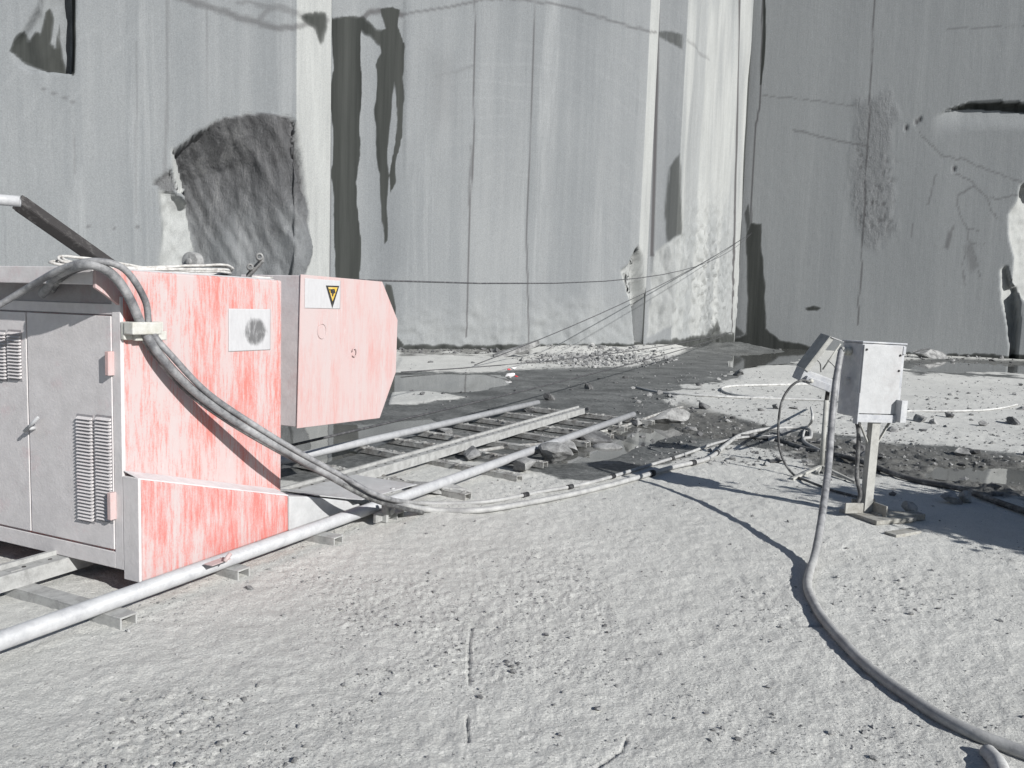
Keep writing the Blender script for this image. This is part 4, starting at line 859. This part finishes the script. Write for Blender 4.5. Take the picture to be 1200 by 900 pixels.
hose('curled_cable', [Gs(950, 480, .04), K(952, 490, .6), Gs(948, 500, .02), Gs(942, 508, .02), Gs(942, 518, .02), Gs(955, 527, .02)], .016, M['hose_light'], 'short curled cable behind the console leg', 'cable')
TC = 'thin pale cables on the far dust'
hose('thin_cable', [Gs(1000, 452, .02), Gs(950, 451, .02), Gs(900, 452, .02), Gs(862, 453, .02), Gs(846, 456, .02), Gs(852, 462, .02), Gs(880, 466, .02), Gs(905, 467, .02)], .025, M['hose_light'], 'pale cable with a turned-back loop on the far dust left of the console', 'cable', group=TC)
hose('thin_cable', [Gs(745, 455, .02), Gs(775, 461, .02), Gs(830, 465, .02), Gs(900, 468, .02), Gs(960, 470, .02), Gs(1000, 473, .02)], .025, M['hose_light'], 'long pale cable running left from behind the cabinet towards the grey mud', 'cable', group=TC)
hose('thin_cable', [Gs(1000, 487, .02), Gs(1060, 483, .02), Gs(1110, 483, .02), Gs(1150, 482, .02), Gs(1175, 479, .02), Gs(1192, 475, .02)], .019, M['hose_light'], 'pale cable running right from behind the cabinet towards the edge of the picture', 'cable', group=TC)
hose('thin_cable', [Gs(560, 531, .02), Gs(600, 524, .01), Gs(660, 519, .01), Gs(700, 508, .01), Gs(735, 499, .01), Gs(770, 487, .02), Gs(800, 478, .02)], .022, M['beam'], 'mud-grey hose half sunk in the wet hollow', 'cable')
WG = 'saw wires strung to the corner of the quarry'
def wire(a, b, sag, label, r=.011, n=14):
    pts = [a.lerp(b, k/n)-ZX*sag*4*(k/n)*(1-k/n) for k in range(n+1)]; mb = MB(); mb.tube(pts, r, 6); tag(mb.build('saw_wire', M['wire']), label, 'wire', WG)
we = P(881, 273, 41.6)
m_ = P(745, 303, 30.0)
wire(L(5.2, -3.9, 1.79), we, .8, 'topmost saw wire stretched from the red blade cover to the quarry corner', .009)
wire(Gs(556, 430, .05), we, .35, 'slanting saw wire rising from the rubble to the quarry corner', .014)
w0 = Gs(470, 439, .06)
wire(w0, P(858, 389, 38), .25, 'saw wire lying low across the puddle towards the foot of the corner', .016)
wire(L(4.5, -4.6, .35), P(850, 393, 37.5), .12, 'saw wire running low over the grey mud from under the blade cover', .013)
# litter
for k, (x, y, mat, lab) in enumerate([(599.5, 443.5, 'litter_white', 'crumpled white plastic bag on the mud below the central wall'), (602, 435.5, 'litter_white', 'smaller crumpled white wrapper just behind the plastic bag')]):
    e = empty('crumpled_bag', Gs(x, y)); tag(e, lab, 'litter'); p = Gs(x, y); mb = MB(); mb.rock((p.x, p.y, p.z+.09), .16-.04*k, .06, .10-.03*k, .3, 200+k, 1); mb.build('wrapper', M[mat], e)
    mb = MB(); mb.rock((p.x+(.11 if k == 0 else -.12), p.y-.05, p.z+.06), .06, .03, .035, .3, 205+k, 1); mb.build('red_print', M['litter_red'], e)
# ---------------------------------------------------------------- shrub outside the right edge that throws the leafy shadow
tb = Vector((6.38, 4.25, 0)); sh = empty('shrub', tb); tag(sh, 'leafy shrub standing beyond the right side of the dusty yard', 'shrub')
random.seed(21); mb = MB(); tips = []
for k in range(16):
    a = random.uniform(0, 6.28); q = Vector((math.cos(a), math.sin(a), 0)); p1 = tb+q*.25+ZX*.8; p2 = tb+q*random.uniform(.3, 1.15)+ZX*random.uniform(.5, 1.95)
    mb.tube([tb, p1, p2], .035, 7, spline=5, r2=.008); tips += [p1.lerp(p2, f) for f in (.3, .6, .9, 1)]
mb.build('stem', M['bark'], sh)
lv = []; lf = []
for k in range(36000):
    c = random.choice(tips)+Vector([random.gauss(0, .22) for _ in range(3)]); 
    if c.z < .15: continue
    u = Vector([random.gauss(0, 1) for _ in range(3)]).normalized(); v = u.cross(Vector([random.gauss(0, 1) for _ in range(3)])).normalized(); s_ = random.uniform(.045, .085); n = len(lv)
    lv += [c-u*s_, c+v*s_*.5, c+u*s_, c-v*s_*.5]; lf.append((n, n+1, n+2, n+3))
me = bpy.data.meshes.new('foliage'); me.from_pydata([tuple(v) for v in lv], [], lf); link('foliage', me, M['leaf'], sh)

# ---------------------------------------------------------------- light, sky, camera
EL, AZ = 28.0, 45.5
sun = bpy.data.lights.new('sun', 'SUN'); sun.energy = 5.0; sun.angle = math.radians(.53); sun.color = (1, .985, .955)
so = bpy.data.objects.new('sun', sun); C.objects.link(so)
sdv = Vector((math.sin(math.radians(AZ))*math.cos(math.radians(EL)), -math.cos(math.radians(AZ))*math.cos(math.radians(EL)), math.sin(math.radians(EL))))
so.rotation_euler = sdv.to_track_quat('Z', 'Y').to_euler()
w = bpy.data.worlds.new('World'); bpy.context.scene.world = w; w.use_nodes = True
nt = w.node_tree; sk = nt.nodes.new('ShaderNodeTexSky'); sk.sky_type = 'NISHITA'; sk.sun_disc = False; sk.sun_elevation = math.radians(EL); sk.sun_rotation = math.radians(180-AZ); sk.dust_density = .6; sk.ozone_density = 2.5
nt.links.new(sk.outputs[0], nt.nodes['Background'].inputs[0]); nt.nodes['Background'].inputs[1].default_value = .05
cd = bpy.data.cameras.new('camera'); cam = bpy.data.objects.new('camera', cd); C.objects.link(cam); bpy.context.scene.camera = cam
cd.sensor_width = 36; cd.lens = 36*FOC/1200; cd.clip_start = .05; cd.clip_end = 1000
mtx = Matrix(((rt[0], up[0], -fw[0], 0), (rt[1], up[1], -fw[1], 0), (rt[2], up[2], -fw[2], H), (0, 0, 0, 1))); cam.matrix_world = mtx
sc_ = bpy.context.scene; vs = sc_.view_settings; vs.view_transform = 'Standard'; vs.look = 'None'; vs.exposure = .34; vs.gamma = 1; vs.use_curve_mapping = False
